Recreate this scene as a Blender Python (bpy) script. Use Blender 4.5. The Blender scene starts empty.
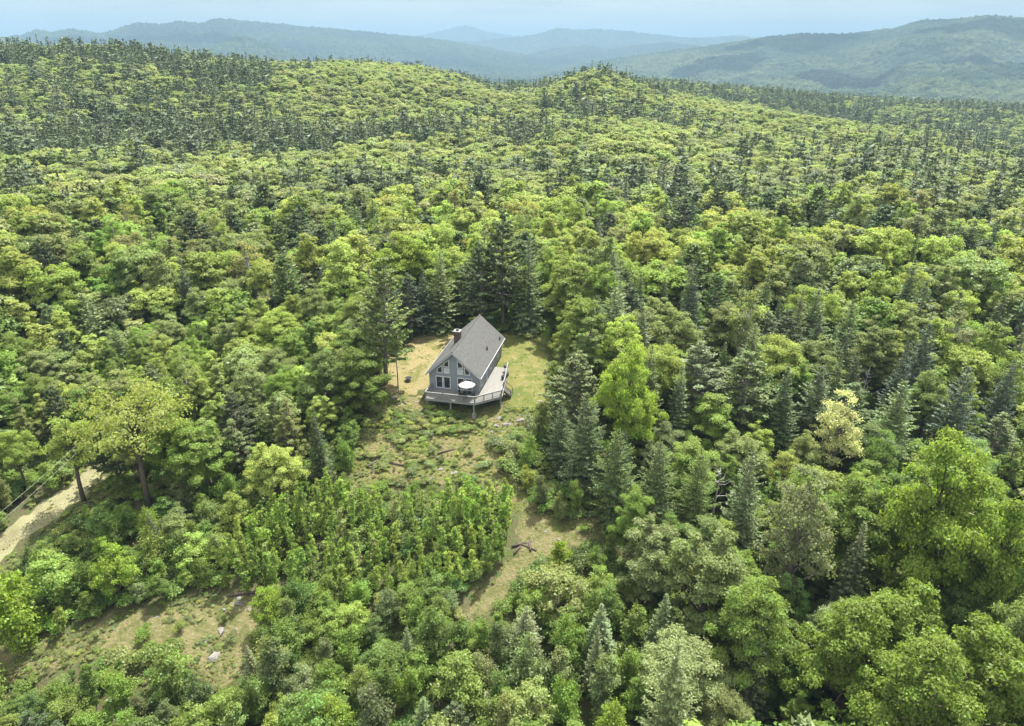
import bpy, bmesh, math, random
import numpy as np
from mathutils import Vector, Matrix

R = math.radians
rng = np.random.default_rng(11)
random.seed(11)
scene = bpy.context.scene
COL = scene.collection

# ------------------------------------------------------------------ camera, light, exposure
F, CX, CY, W_PX, H_PX = 700.0, 512.0, 363.0, 1024, 726
CAM_H = 48.7
PITCH = math.atan((363 - 42) / F)
cam_d = bpy.data.cameras.new('camera')
cam = bpy.data.objects.new('camera', cam_d); COL.objects.link(cam)
cam.location = (0, 0, CAM_H)
cam.rotation_euler = (math.pi / 2 - PITCH, 0, 0)
cam_d.sensor_width = 36.0
cam_d.lens = 36.0 * F / W_PX
cam_d.clip_start = 0.5
cam_d.clip_end = 80000
scene.camera = cam

SUN_EL, SUN_AZ = R(63), R(29)          # azimuth measured from +Y towards +X
world = bpy.data.worlds.new('World'); scene.world = world
world.use_nodes = True
wn, wl = world.node_tree.nodes, world.node_tree.links
wn.clear()
w_out = wn.new('ShaderNodeOutputWorld'); w_bg = wn.new('ShaderNodeBackground')
sky = wn.new('ShaderNodeTexSky'); sky.sky_type = 'NISHITA'; sky.sun_disc = False
sky.sun_elevation = SUN_EL; sky.sun_rotation = SUN_AZ
sky.altitude = 300; sky.air_density = 1.0; sky.dust_density = 1.2; sky.ozone_density = 0.5
# thin high cloud veil, brightened overhead as added fill for the shadows
tc = wn.new('ShaderNodeTexCoord'); mp = wn.new('ShaderNodeMapping')
mp.inputs['Scale'].default_value = (5, 5, 60)
nz = wn.new('ShaderNodeTexNoise'); nz.inputs['Scale'].default_value = 1.3
nz.inputs['Detail'].default_value = 7; nz.inputs['Roughness'].default_value = 0.6
cr = wn.new('ShaderNodeMapRange'); cr.inputs['From Min'].default_value = 0.42; cr.inputs['From Max'].default_value = 0.75
cr.inputs['To Min'].default_value = 0.9; cr.inputs['To Max'].default_value = 1.0
mx = wn.new('ShaderNodeMix'); mx.data_type = 'RGBA'
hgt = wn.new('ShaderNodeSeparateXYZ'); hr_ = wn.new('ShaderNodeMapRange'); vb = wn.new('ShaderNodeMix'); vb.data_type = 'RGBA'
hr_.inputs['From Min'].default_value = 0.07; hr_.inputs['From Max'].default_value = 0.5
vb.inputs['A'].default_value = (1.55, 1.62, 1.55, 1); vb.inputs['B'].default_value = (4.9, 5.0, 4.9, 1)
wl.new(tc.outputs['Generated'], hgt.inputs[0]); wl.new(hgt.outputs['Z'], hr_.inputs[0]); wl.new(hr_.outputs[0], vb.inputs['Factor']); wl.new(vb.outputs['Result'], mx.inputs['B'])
wl.new(tc.outputs['Generated'], mp.inputs['Vector']); wl.new(mp.outputs[0], nz.inputs['Vector'])
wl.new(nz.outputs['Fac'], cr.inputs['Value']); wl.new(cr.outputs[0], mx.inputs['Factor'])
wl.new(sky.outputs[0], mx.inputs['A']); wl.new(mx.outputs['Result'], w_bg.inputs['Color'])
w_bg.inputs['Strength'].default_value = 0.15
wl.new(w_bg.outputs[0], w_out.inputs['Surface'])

sun_d = bpy.data.lights.new('sun', 'SUN'); sun_d.energy = 4.6; sun_d.angle = R(0.5)
sun_d.color = (1.0, 0.97, 0.90)
sun = bpy.data.objects.new('sun', sun_d); COL.objects.link(sun)
sdir = Vector((math.sin(SUN_AZ) * math.cos(SUN_EL), math.cos(SUN_AZ) * math.cos(SUN_EL), math.sin(SUN_EL)))
sun.location = sdir * 200
sun.rotation_euler = sdir.to_track_quat('Z', 'Y').to_euler()

vs = scene.view_settings
vs.view_transform = 'Standard'; vs.look = 'None'; vs.gamma = 1.0; vs.use_curve_mapping = False
vs.exposure = 1.68
cyc = scene.cycles
cyc.max_bounces = 6; cyc.diffuse_bounces = 3; cyc.glossy_bounces = 1
cyc.transmission_bounces = 4; cyc.volume_bounces = 0; cyc.transparent_max_bounces = 4
cyc.use_denoising = True
cyc.caustics_reflective = False; cyc.caustics_refractive = False

# ------------------------------------------------------------------ camera geometry helpers
cp, sp = math.cos(PITCH), math.sin(PITCH)
def project(x, y, z):
    z = z - CAM_H
    d = y * cp - z * sp; u = y * sp + z * cp
    d = np.where(np.abs(d) < 1e-6, 1e-6, d)
    return CX + F * x / d, CY - F * u / d, d
def ray(px, py):
    dx = (px - CX) / F; dy = -(py - CY) / F
    v = np.array([dx, cp + dy * sp, -sp + dy * cp])
    return v / math.hypot(v[0], v[1])            # per metre of horizontal distance

def hash2(ix, iy, seed):
    n = (ix.astype(np.int64) * 374761393 + iy.astype(np.int64) * 668265263 + seed * 974634777) & 0x7fffffff
    n = ((n ^ (n >> 13)) * 1274126177) & 0x7fffffff
    return ((n ^ (n >> 16)) & 0xffff) / 65535.0
def vnoise(x, y, seed=0):
    x = np.asarray(x, float); y = np.asarray(y, float)
    ix = np.floor(x); iy = np.floor(y); fx = x - ix; fy = y - iy
    fx = fx * fx * fx * (fx * (fx * 6 - 15) + 10); fy = fy * fy * fy * (fy * (fy * 6 - 15) + 10)
    a = hash2(ix, iy, seed); b = hash2(ix + 1, iy, seed); c = hash2(ix, iy + 1, seed); d = hash2(ix + 1, iy + 1, seed)
    return (a * (1 - fx) + b * fx) * (1 - fy) + (c * (1 - fx) + d * fx) * fy * 1.0
def fbm(x, y, seed=0, oct=4, gain=0.5):
    s = 0; a = 1; t = 0
    for k in range(oct):
        s = s + a * (vnoise(x, y, seed + k * 7) - 0.5); t += a
        x = np.asarray(x) * 2.03 + 13.1; y = np.asarray(y) * 2.03 + 5.7; a *= gain
    return s / t * 2

# ------------------------------------------------------------------ terrain
CTRL = []
def g(px, py, z):                                  # bare ground seen at a pixel, height known
    v = ray(px, py); t = (z - CAM_H) / v[2]
    CTRL.append((v[0] * t, v[1] * t, z))
def c(px, py, dist, h):                            # canopy top seen at a pixel, distance known
    v = ray(px, py)
    CTRL.append((v[0] * dist, v[1] * dist, CAM_H + v[2] * dist - h))
for a in [(420, 360, .1), (402, 388, -.2), (530, 360, 0), (532, 392, -.5), (440, 336, .1), (555, 336, .2), (480, 345, .1),
          (455, 413, -2.2), (505, 405, -1.8), (400, 435, -3.0), (485, 445, -3.6), (375, 470, -4.4), (450, 480, -4.8),
          (540, 520, -5.4), (605, 525, -6), (475, 600, -7.4), (545, 550, -6.2), (250, 600, -7.2), (100, 640, -8.2),
          (215, 655, -8.6), (60, 510, -6), (97, 474, -5), (0, 548, -7), (512, 726, -10), (200, 726, -10), (900, 726, -14),
          (1024, 600, -14), (0, 726, -11), (700, 450, -5.5), (850, 480, -9), (1010, 420, -10), (512, 950, -12), (250, 380, -3),
          (60, 400, -5), (700, 600, -8.5)]: g(*a)
for a in [(500, 208, 165, 16), (300, 215, 165, 15), (80, 220, 170, 15), (750, 215, 165, 15), (960, 215, 180, 15),
          (100, 150, 270, 14), (350, 150, 270, 14), (560, 150, 275, 14), (800, 165, 270, 14), (1000, 178, 290, 14),
          (60, 95, 440, 14), (300, 100, 430, 14), (520, 105, 430, 14), (700, 115, 430, 14), (870, 140, 430, 14), (1010, 158, 430, 14),
          (0, 48, 690, 13), (100, 51, 700, 13), (200, 55, 700, 13), (300, 59, 690, 13), (390, 62, 660, 13), (450, 68, 640, 13),
          (520, 78, 640, 13), (555, 75, 620, 13), (600, 72, 610, 13), (650, 80, 610, 13), (700, 92, 610, 13), (780, 107, 610, 13), (860, 122, 610, 13),
          (940, 137, 620, 13), (1024, 150, 640, 13)]: c(*a)
for az, z in [(-36, 28), (-28, 30), (-20, 24), (-12, 18), (-5, 2), (0, -6), (4, 6)]:
    CTRL.append((850 * math.sin(R(az)), 850 * math.cos(R(az)), z - 8))
for a in [(700, 86, 900, 13), (780, 96, 900, 13), (860, 104, 900, 13), (940, 111, 900, 13), (1024, 117, 900, 13)]: c(*a)
for az, z in [(18, -24), (26, -38), (34, -50)]:
    CTRL.append((740 * math.sin(R(az)), 740 * math.cos(R(az)), z))
for az in (-40, -20, 0, 20, 40):
    CTRL.append((20 * math.sin(R(az)), 20 * math.cos(R(az)), -13))
for az, z in [(-46, 0), (46, -12)]:
    for d in (60, 150, 300): CTRL.append((d * math.sin(R(az)), d * math.cos(R(az)), (z if d > 100 else -10)))
CTRL = np.array(CTRL)
def polar(x, y):
    r = np.hypot(x, y); a = np.arctan2(x, y)
    a = np.where(np.abs(a) > 0.85, np.sign(a) * 0.85 * (math.pi - np.abs(a)) / (math.pi - 0.85), a)
    return np.log(np.clip(r, 18, 1000) / 100.0), a * 1.6
def tps_k(d2): return np.where(d2 > 1e-12, 0.5 * d2 * np.log(np.maximum(d2, 1e-12)), 0)
_s, _a = polar(CTRL[:, 0], CTRL[:, 1]); _n = len(CTRL)
_K = tps_k((_s[:, None] - _s) ** 2 + (_a[:, None] - _a) ** 2) + np.eye(_n) * 0.004
_P = np.stack([np.ones(_n), _s, _a], 1)
_A = np.zeros((_n + 3, _n + 3)); _A[:_n, :_n] = _K; _A[:_n, _n:] = _P; _A[_n:, :_n] = _P.T
_w = np.linalg.solve(_A, np.concatenate([CTRL[:, 2], np.zeros(3)]))
HX, HY, HYAW = -8.92, 94.927, 0.216                 # house origin (middle of the front gable) and yaw
BUMPS = [(math.atan2(*ray(600, 70)[:2]), 540, 12, .055, 75), (math.atan2(*ray(515, 78)[:2]), 640, -13, .06, 130), (math.atan2(*ray(345, 58)[:2]), 520, 7, .08, 80), (math.atan2(*ray(80, 60)[:2]), 600, 6, .10, 90)]
def ground(x, y):
    x = np.atleast_1d(np.asarray(x, float)); y = np.atleast_1d(np.asarray(y, float))
    out = np.empty(len(x))
    for i in range(0, len(x), 20000):
        s, a = polar(x[i:i + 20000], y[i:i + 20000])
        K = tps_k((s[:, None] - _s) ** 2 + (a[:, None] - _a) ** 2)
        out[i:i + 20000] = K @ _w[:_n] + _w[_n] + _w[_n + 1] * s + _w[_n + 2] * a
    r = np.hypot(x, y)
    dh = np.hypot(x - HX - 2, y - HY - 6)
    calm = np.clip((dh - 12) / 25, 0.15, 1)
    out += calm * (0.55 * fbm(x / 9, y / 9, 3, 3) + 1.2 * fbm(x / 45, y / 45, 5, 2) * np.clip(r / 120, 0, 1))
    az_ = np.arctan2(x, y)
    for (pa, pr_, amp, sa, sr) in BUMPS: out += amp * np.exp(-((az_ - pa) / sa) ** 2 - ((r - pr_) / sr) ** 2)
    w_ = np.clip((r - 200) / 120, 0, 1) * np.clip((1000 - r) / 150, 0, 1)
    out += w_ * 7 * fbm(x / 110, y / 110, 15, 2)
    t = np.clip((r - 930) / 700, 0, 1); t = t * t * (3 - 2 * t)
    return out * (1 - t) + (-150 + 14 * fbm(x / 500, y / 500, 9, 3)) * t
def gz(x, y): return float(ground([x], [y])[0])
def hit(px, py):                                     # where a pixel's ray meets the terrain
    v = ray(px, py)
    t = np.geomspace(20, 1500, 900)
    d = CAM_H + v[2] * t - ground(v[0] * t, v[1] * t)
    k = np.argmax(d < 0) if (d < 0).any() else len(t) - 1
    k = max(k, 1)
    f = d[k - 1] / (d[k - 1] - d[k] + 1e-9)
    tt = t[k - 1] + (t[k] - t[k - 1]) * f
    return v[0] * tt, v[1] * tt

# ------------------------------------------------------------------ object helpers
def tag(o, label=None, cat=None, group=None, kind=None):
    if label: o['label'] = label
    if cat: o['category'] = cat
    if group: o['group'] = group
    if kind: o['kind'] = kind
    return o
def empty(name, loc, rz=0.0):
    o = bpy.data.objects.new(name, None); COL.objects.link(o)
    o.location = loc; o.rotation_euler = (0, 0, rz); o.empty_display_size = 0.3
    return o
def np_mesh(name, verts, faces, mats=(), midx=None, attrs=None, smooth=False):
    """verts (N,3); faces a list of (M,k) int arrays"""
    me = bpy.data.meshes.new(name)
    verts = np.asarray(verts, np.float32)
    me.vertices.add(len(verts)); me.vertices.foreach_set('co', verts.ravel())
    if not isinstance(faces, list): faces = [faces]
    faces = [np.asarray(f, np.int32) for f in faces if len(f)]
    nl = sum(f.size for f in faces); npoly = sum(len(f) for f in faces)
    if npoly:
        me.loops.add(nl); me.polygons.add(npoly)
        me.loops.foreach_set('vertex_index', np.concatenate([f.ravel() for f in faces]))
        tot = np.concatenate([np.full(len(f), f.shape[1], np.int32) for f in faces])
        st = np.concatenate([[0], np.cumsum(tot)[:-1]]).astype(np.int32)
        me.polygons.foreach_set('loop_start', st)
        if midx is not None: me.polygons.foreach_set('material_index', np.asarray(midx, np.int32))
        if smooth: me.polygons.foreach_set('use_smooth', np.ones(npoly, bool))
    for m in mats: me.materials.append(m)
    for k, a in (attrs or {}).items():
        at = me.attributes.new(k, 'FLOAT', 'POINT'); at.data.foreach_set('value', np.asarray(a, np.float32))
    me.update(calc_edges=True)
    return me
def link(name, me, parent=None, loc=None):
    o = bpy.data.objects.new(name, me); COL.objects.link(o)
    if parent: o.parent = parent
    if loc is not None: o.location = loc
    return o

class MB:
    """collects boxes, prisms, tubes into one mesh"""
    def __init__(s): s.v = []; s.f = []; s.m = []
    def add(s, vs_, fs, mi=0):
        b = len(s.v); s.v += [tuple(p) for p in vs_]
        for f in fs: s.f.append([b + i for i in f]); s.m.append(mi)
    def box(s, c, d, mi=0, rz=0, M=None):
        x, y, z = d[0] / 2, d[1] / 2, d[2] / 2
        P = [Vector((i * x, j * y, k * z)) for k in (-1, 1) for j in (-1, 1) for i in (-1, 1)]
        if M is None: M = Matrix.Rotation(rz, 3, 'Z')
        s.add([M @ p + Vector(c) for p in P], [(0, 2, 3, 1), (4, 5, 7, 6), (0, 1, 5, 4), (2, 6, 7, 3), (0, 4, 6, 2), (1, 3, 7, 5)], mi)
    def prism(s, poly, vec, mi=0):
        n = len(poly); vec = Vector(vec)
        P = [Vector(p) for p in poly] + [Vector(p) + vec for p in poly]
        s.add(P, [tuple(range(n - 1, -1, -1)), tuple(range(n, 2 * n))] + [(i, (i + 1) % n, n + (i + 1) % n, n + i) for i in range(n)], mi)
    def bar(s, a, b, w, h, mi=0):
        a, b = Vector(a), Vector(b); d = b - a
        q = d.to_track_quat('Y', 'Z').to_matrix()
        s.box((a + b) / 2, (w, d.length, h), mi, M=q)
    def tube(s, pts, rad, n=6, mi=0, cap=True):
        pts = [Vector(p) for p in pts]
        if not hasattr(rad, '__len__'): rad = [rad] * len(pts)
        base = len(s.v); u = None
        for i, p in enumerate(pts):
            d = (pts[min(i + 1, len(pts) - 1)] - pts[max(i - 1, 0)]).normalized()
            if u is None: u = d.orthogonal().normalized()
            u = (u - d * u.dot(d)); u = u.normalized() if u.length > 1e-6 else d.orthogonal().normalized()
            w = d.cross(u)
            s.v += [tuple(p + (u * math.cos(t) + w * math.sin(t)) * rad[i]) for t in [2 * math.pi * k / n for k in range(n)]]
        for i in range(len(pts) - 1):
            for k in range(n):
                s.f.append([base + i * n + k, base + i * n + (k + 1) % n, base + (i + 1) * n + (k + 1) % n, base + (i + 1) * n + k]); s.m.append(mi)
        if cap:
            s.f.append([base + k for k in range(n - 1, -1, -1)]); s.m.append(mi)
            s.f.append([base + (len(pts) - 1) * n + k for k in range(n)]); s.m.append(mi)
    def mesh(s, name, mats, smooth=False):
        me = bpy.data.meshes.new(name)
        me.from_pydata(s.v, [], s.f)
        me.polygons.foreach_set('material_index', s.m)
        if smooth: me.polygons.foreach_set('use_smooth', [True] * len(s.f))
        for m in (mats if isinstance(mats, (list, tuple)) else [mats]): me.materials.append(m)
        me.update()
        return me
    def build(s, name, mats, parent=None, smooth=False, loc=None):
        return link(name, s.mesh(name, mats, smooth), parent, loc)

# ------------------------------------------------------------------ materials
def new_mat(name):
    m = bpy.data.materials.new(name); m.use_nodes = True
    n = m.node_tree.nodes; n.clear()
    return m, n, m.node_tree.links
def principled(name, col, rough=0.8, noise=0.0, scale=5.0, col2=None, bump=0.0, bscale=20, spec=0.3, metal=0.0, stretch=None):
    m, n, l = new_mat(name)
    o = n.new('ShaderNodeOutputMaterial'); b = n.new('ShaderNodeBsdfPrincipled')
    b.inputs['Roughness'].default_value = rough; b.inputs['Specular IOR Level'].default_value = spec
    b.inputs['Metallic'].default_value = metal
    l.new(b.outputs[0], o.inputs[0])
    t = n.new('ShaderNodeTexCoord'); mpn = n.new('ShaderNodeMapping'); l.new(t.outputs['Object'], mpn.inputs[0])
    if stretch: mpn.inputs['Scale'].default_value = stretch
    if noise > 0:
        z = n.new('ShaderNodeTexNoise'); z.inputs['Scale'].default_value = scale; z.inputs['Detail'].default_value = 5
        z.inputs['Roughness'].default_value = 0.65
        l.new(mpn.outputs[0], z.inputs[0])
        r = n.new('ShaderNodeMapRange'); r.inputs['From Min'].default_value = 0.5 - 0.22; r.inputs['From Max'].default_value = 0.5 + 0.22
        l.new(z.outputs['Fac'], r.inputs[0])
        x = n.new('ShaderNodeMix'); x.data_type = 'RGBA'
        c2 = col2 or tuple(k * (1 - noise) for k in col)
        x.inputs['A'].default_value = (*col, 1); x.inputs['B'].default_value = (*c2, 1)
        l.new(r.outputs[0], x.inputs['Factor']); l.new(x.outputs['Result'], b.inputs['Base Color'])
    else: b.inputs['Base Color'].default_value = (*col, 1)
    if bump > 0:
        z2 = n.new('ShaderNodeTexNoise'); z2.inputs['Scale'].default_value = bscale; z2.inputs['Detail'].default_value = 4
        l.new(mpn.outputs[0], z2.inputs[0])
        bp = n.new('ShaderNodeBump'); bp.inputs['Strength'].default_value = bump; bp.inputs['Distance'].default_value = 0.1
        l.new(z2.outputs['Fac'], bp.inputs['Height']); l.new(bp.outputs[0], b.inputs['Normal'])
    return m

def leaf_material(name, fixed=None, transl=0.52, gloss=0.012):
    m, n, l = new_mat(name)
    o = n.new('ShaderNodeOutputMaterial')
    if fixed is None:
        a = n.new('ShaderNodeAttribute'); a.attribute_type = 'INSTANCER'; a.attribute_name = 'tint'; src = a.outputs['Color']
    else:
        a = n.new('ShaderNodeRGB'); a.outputs[0].default_value = (*fixed, 1); src = a.outputs[0]
    v = n.new('ShaderNodeAttribute'); v.attribute_type = 'GEOMETRY'; v.attribute_name = 'v'
    # leaf clumps differ in age and species tone: hue and value wander a little
    hs = n.new('ShaderNodeHueSaturation')
    mh = n.new('ShaderNodeMapRange'); mh.inputs['To Min'].default_value = 0.49; mh.inputs['To Max'].default_value = 0.522
    mv = n.new('ShaderNodeMapRange'); mv.inputs['To Min'].default_value = 0.68; mv.inputs['To Max'].default_value = 1.35
    l.new(v.outputs['Fac'], mh.inputs[0]); l.new(v.outputs['Fac'], mv.inputs[0])
    l.new(mh.outputs[0], hs.inputs['Hue']); l.new(mv.outputs[0], hs.inputs['Value']); l.new(src, hs.inputs['Color'])
    d = n.new('ShaderNodeBsdfDiffuse'); t = n.new('ShaderNodeBsdfTranslucent'); mix = n.new('ShaderNodeMixShader')
    tcol = n.new('ShaderNodeMix'); tcol.data_type = 'RGBA'; tcol.blend_type = 'MULTIPLY'; tcol.inputs['Factor'].default_value = 1
    tcol.inputs['B'].default_value = (1.30, 1.36, 0.62, 1)
    l.new(hs.outputs[0], d.inputs[0]); l.new(hs.outputs[0], tcol.inputs['A']); l.new(tcol.outputs['Result'], t.inputs[0])
    mix.inputs[0].default_value = transl
    l.new(d.outputs[0], mix.inputs[1]); l.new(t.outputs[0], mix.inputs[2])
    gl = n.new('ShaderNodeBsdfGlossy'); gl.inputs['Roughness'].default_value = 0.45; gl.inputs['Color'].default_value = (0.8, 0.85, 0.8, 1)
    m2 = n.new('ShaderNodeMixShader'); m2.inputs[0].default_value = gloss
    l.new(mix.outputs[0], m2.inputs[1]); l.new(gl.outputs[0], m2.inputs[2]); l.new(m2.outputs[0], o.inputs[0])
    return m
LEAF = leaf_material('leaf')
NEEDLE = leaf_material('needle', transl=0.22, gloss=0.015)
BARK = principled('bark', (0.11, 0.085, 0.065), 0.95, 0.5, 4)
BARK_PALE = principled('pale_bark', (0.42, 0.40, 0.36), 0.9, 0.6, 3)
BARK_GREY = principled('grey_bark', (0.22, 0.19, 0.16), 0.95, 0.5, 3)

# ------------------------------------------------------------------ tree prototypes
def leafset(pos, nrm, L, Wd, var, tan=None, fold=0.18):
    N = len(pos)
    nrm = nrm / (np.linalg.norm(nrm, axis=1, keepdims=True) + 1e-9)
    if tan is None: tan = rng.normal(size=(N, 3))
    tan = tan - nrm * (tan * nrm).sum(1, keepdims=True); tan /= (np.linalg.norm(tan, axis=1, keepdims=True) + 1e-9)
    bi = np.cross(nrm, tan)
    L = np.broadcast_to(np.asarray(L, float), (N,))[:, None]; Wd = np.broadcast_to(np.asarray(Wd, float), (N,))[:, None]
    a = pos - tan * L * 0.5; b = pos + bi * Wd * 0.5 - nrm * L * fold - tan * L * 0.05
    c_ = pos + tan * L * 0.5; d = pos - bi * Wd * 0.5 - nrm * L * fold - tan * L * 0.05
    v = np.stack([a, b, c_, d], 1).reshape(-1, 3)
    f = np.arange(4 * N).reshape(N, 4)
    return v, f, np.repeat(var, 4)
def unit(N):
    d = rng.normal(size=(N, 3)); return d / np.linalg.norm(d, axis=1, keepdims=True)

class Proto: pass
def finish(name, wood, woodmat, lv, lf, lvar, leafmat, H, Rad):
    p = Proto(); p.H = H; p.R = Rad
    p.trunk = wood.mesh(name + '_trunk', woodmat, True) if wood.v else None
    p.crown = np_mesh(name + '_crown', lv, lf, [leafmat], attrs={'v': lvar})
    nv = len(wood.v)
    tri = [np.array([q for q in wood.f if len(q) == k], np.int32) for k in sorted({len(q) for q in wood.f})]
    nw = sum(len(q) for q in tri)
    allv = np.concatenate([np.array(wood.v, float).reshape(-1, 3), lv]) if nv else lv
    p.joined = np_mesh(name, allv, tri + [lf + nv], [woodmat, leafmat], midx=[0] * nw + [1] * len(lf),
                       attrs={'v': np.concatenate([np.zeros(nv), lvar])})
    return p

def broadleaf(name, H, Rad, nleaf, leaf, form='round', npuff=34, woodmat=None, crown0=0.3, detail=2, sparse=0.0, jit=0.55):
    wood = MB(); woodmat = woodmat or BARK
    base = np.array([0, 0, 0.0]); zc = H * (crown0 + 1) / 2; hz = H * (1 - crown0) / 2
    lean = rng.normal(size=2) * 0.04 * H
    tr = [(0, 0, -0.4), (lean[0] * .2, lean[1] * .2, H * .25), (lean[0] * .6, lean[1] * .6, H * .5), (lean[0], lean[1], H * .8)]
    r0 = 0.018 * H + 0.03
    wood.tube(tr, [r0 * 1.25, r0, r0 * .7, r0 * .25], 7)
    puffs = []
    k = 0
    while len(puffs) < npuff and k < 4000:
        k += 1
        d = unit(1)[0]
        if d[2] < (-0.85 if form != 'spread' else -.5): continue
        s = rng.uniform(0.5, 1.0) if rng.random() < 0.8 else rng.uniform(0.15, 0.55)
        wz = 1.0
        if form == 'oval': sc = (Rad * 0.9, Rad * 0.9, hz)
        elif form == 'tall': sc = (Rad * (1.0 - 0.45 * max(d[2], 0)), Rad * (1.0 - 0.45 * max(d[2], 0)), hz)
        elif form == 'spread': sc = (Rad, Rad, hz * 0.8)
        else: sc = (Rad, Rad, hz)
        if form != 'spread' and detail > 0: k_ = 1.08 - .42 * max(d[2], -.3); sc = (sc[0] * k_, sc[1] * k_, sc[2])
        q = np.array([d[0] * sc[0] * s + lean[0] * .7, d[1] * sc[1] * s + lean[1] * .7, zc + d[2] * sc[2] * s])
        pr = Rad * rng.uniform(0.62, 1.15) * 1.62 / math.sqrt(npuff) * (0.85 if form in ('tall',) else 1)
        if any(np.linalg.norm((q - o[0])) < 0.55 * (pr + o[1]) for o in puffs): continue
        puffs.append((q, pr, d))
    # limbs reach the puffs
    for q, pr, d in puffs[: (44 if detail == 2 else 14 if detail == 1 else 0)]:
        h0 = np.clip(q[2] - rng.uniform(0.1, .28) * H, H * crown0 * 0.8, H * .7); t = h0 / (H * .8)
        st = np.array([lean[0] * t, lean[1] * t, h0]); mid = (st + q) / 2 + np.array([0, 0, 0.04 * H]) + rng.normal(size=3) * 0.02 * H
        wood.tube([st, mid, q], [r0 * 0.35, r0 * 0.22, r0 * 0.08], 4, cap=False)
    per = nleaf // len(puffs)
    P, Nn, V, S = [], [], [], []
    cen = np.array([lean[0] * .7, lean[1] * .7, zc - hz * 0.35])
    for q, pr, d in puffs:
        n = int(per * rng.uniform(0.6, 1.3) * (pr / (Rad * 1.43 / math.sqrt(npuff))) ** 2)
        e = unit(n); e[:, 2] = np.where(e[:, 2] < -0.35, -e[:, 2] * 0.8, e[:, 2])
        rr = pr * 1.22 * (rng.uniform(0.08, 1.0, n) ** 0.5) * rng.uniform(0.65, 1.3, n)
        e2 = e * np.array([1.12, 1.12, 0.78])
        pos = q + e2 * rr[:, None]
        out = (pos - cen); out /= np.linalg.norm(out, axis=1, keepdims=True)
        nn = e * 0.7 + out * 0.35 + np.array([0, 0, 0.35]) + rng.normal(size=(n, 3)) * jit
        P.append(pos); Nn.append(nn); V.append(np.clip(rng.uniform(0.3, 0.7) + rng.normal(size=n) * (0.2 if detail == 2 else .08), 0, 1))
        S.append(leaf * rng.uniform(0.5, 1.4, n))
    P = np.concatenate(P); Nn = np.concatenate(Nn); V = np.concatenate(V); S = np.concatenate(S)
    if sparse > 0:
        keep = rng.random(len(P)) > sparse; P, Nn, V, S = P[keep], Nn[keep], V[keep], S[keep]
    lv, lf, var = leafset(P, Nn, S, S * 0.72, V)
    return finish(name, wood, woodmat, lv, lf, var, LEAF, H, Rad)

def spruce(name, H, Rad, levels, perw, sprays, L, detail=2, skirt=0.06, ragged=0.25, power=0.85):
    wood = MB(); r0 = 0.013 * H + .03
    wood.tube([(0, 0, -.4), (0, 0, H * .5), (0, 0, H * .98)], [r0 * 1.2, r0 * .65, 0.02], 6)
    P, Nn, T, V, S = [], [], [], [], []
    for i in range(levels):
        t = skirt + (1 - skirt) * (i + rng.uniform(-.3, .3)) / levels; t = min(max(t, skirt), 0.985)
        z = H * t
        Rl = Rad * (1 - t) ** power + 0.03 * Rad
        nb = max(3, int(perw * (0.55 + 0.6 * (1 - t)))); ph = rng.uniform(0, 6.28)
        for b in range(nb):
            az = ph + 6.283 * b / nb + rng.normal() * .15
            Lb = Rl * rng.uniform(1 - ragged * 1.6, 1 + ragged * .5)
            slope = -0.32 + 0.75 * t + rng.normal() * .08
            dirv = np.array([math.cos(az), math.sin(az), 0]); side = np.array([-math.sin(az), math.cos(az), 0])
            n = max(2, int(sprays * Lb / Rad + 1)); vb = rng.uniform(.15, .85)
            s = (np.arange(n) + rng.uniform(.2, .8, n)) / n; s = 0.18 + 0.82 * s
            for sg in (-1, 1):
                pos = dirv * (s * Lb)[:, None] + side * (sg * (1 - s * .75) * Lb * 0.22 * rng.uniform(.3, 1.2, n))[:, None]
                pos[:, 2] += z + slope * s * Lb + 0.22 * Lb * (s ** 2) * (1 if t > .2 else .6) - 0.05 * Lb
                tn = dirv * 0.8 + side * sg * 0.65 + np.array([0, 0, slope * 0.8 - 0.1]) + rng.normal(size=(n, 3)) * .18
                nn = np.array([0, 0, 1.0]) + dirv * 0.45 + rng.normal(size=(n, 3)) * .38
                P.append(pos); T.append(tn); Nn.append(nn); V.append(np.clip(vb + rng.normal(size=n) * .15 + (s - .6) * .3, 0, 1))
                S.append(L * rng.uniform(.7, 1.3, n) * (0.55 + .45 * (1 - t)))
    # leader
    n = 10; P.append(np.stack([rng.normal(size=n) * .06, rng.normal(size=n) * .06, H * rng.uniform(.94, 1.0, n)], 1)); T.append(np.tile([0, 0, 1.0], (n, 1)) + rng.normal(size=(n, 3)) * .4)
    Nn.append(unit(n)); V.append(np.full(n, .5)); S.append(np.full(n, L * .6))
    P, Nn, T, V, S = map(np.concatenate, (P, Nn, T, V, S))
    lv, lf, var = leafset(P, Nn, S, S * 0.5, V, T, fold=.12)
    return finish(name, wood, BARK_GREY, lv, lf, var, NEEDLE, H, Rad)

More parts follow.
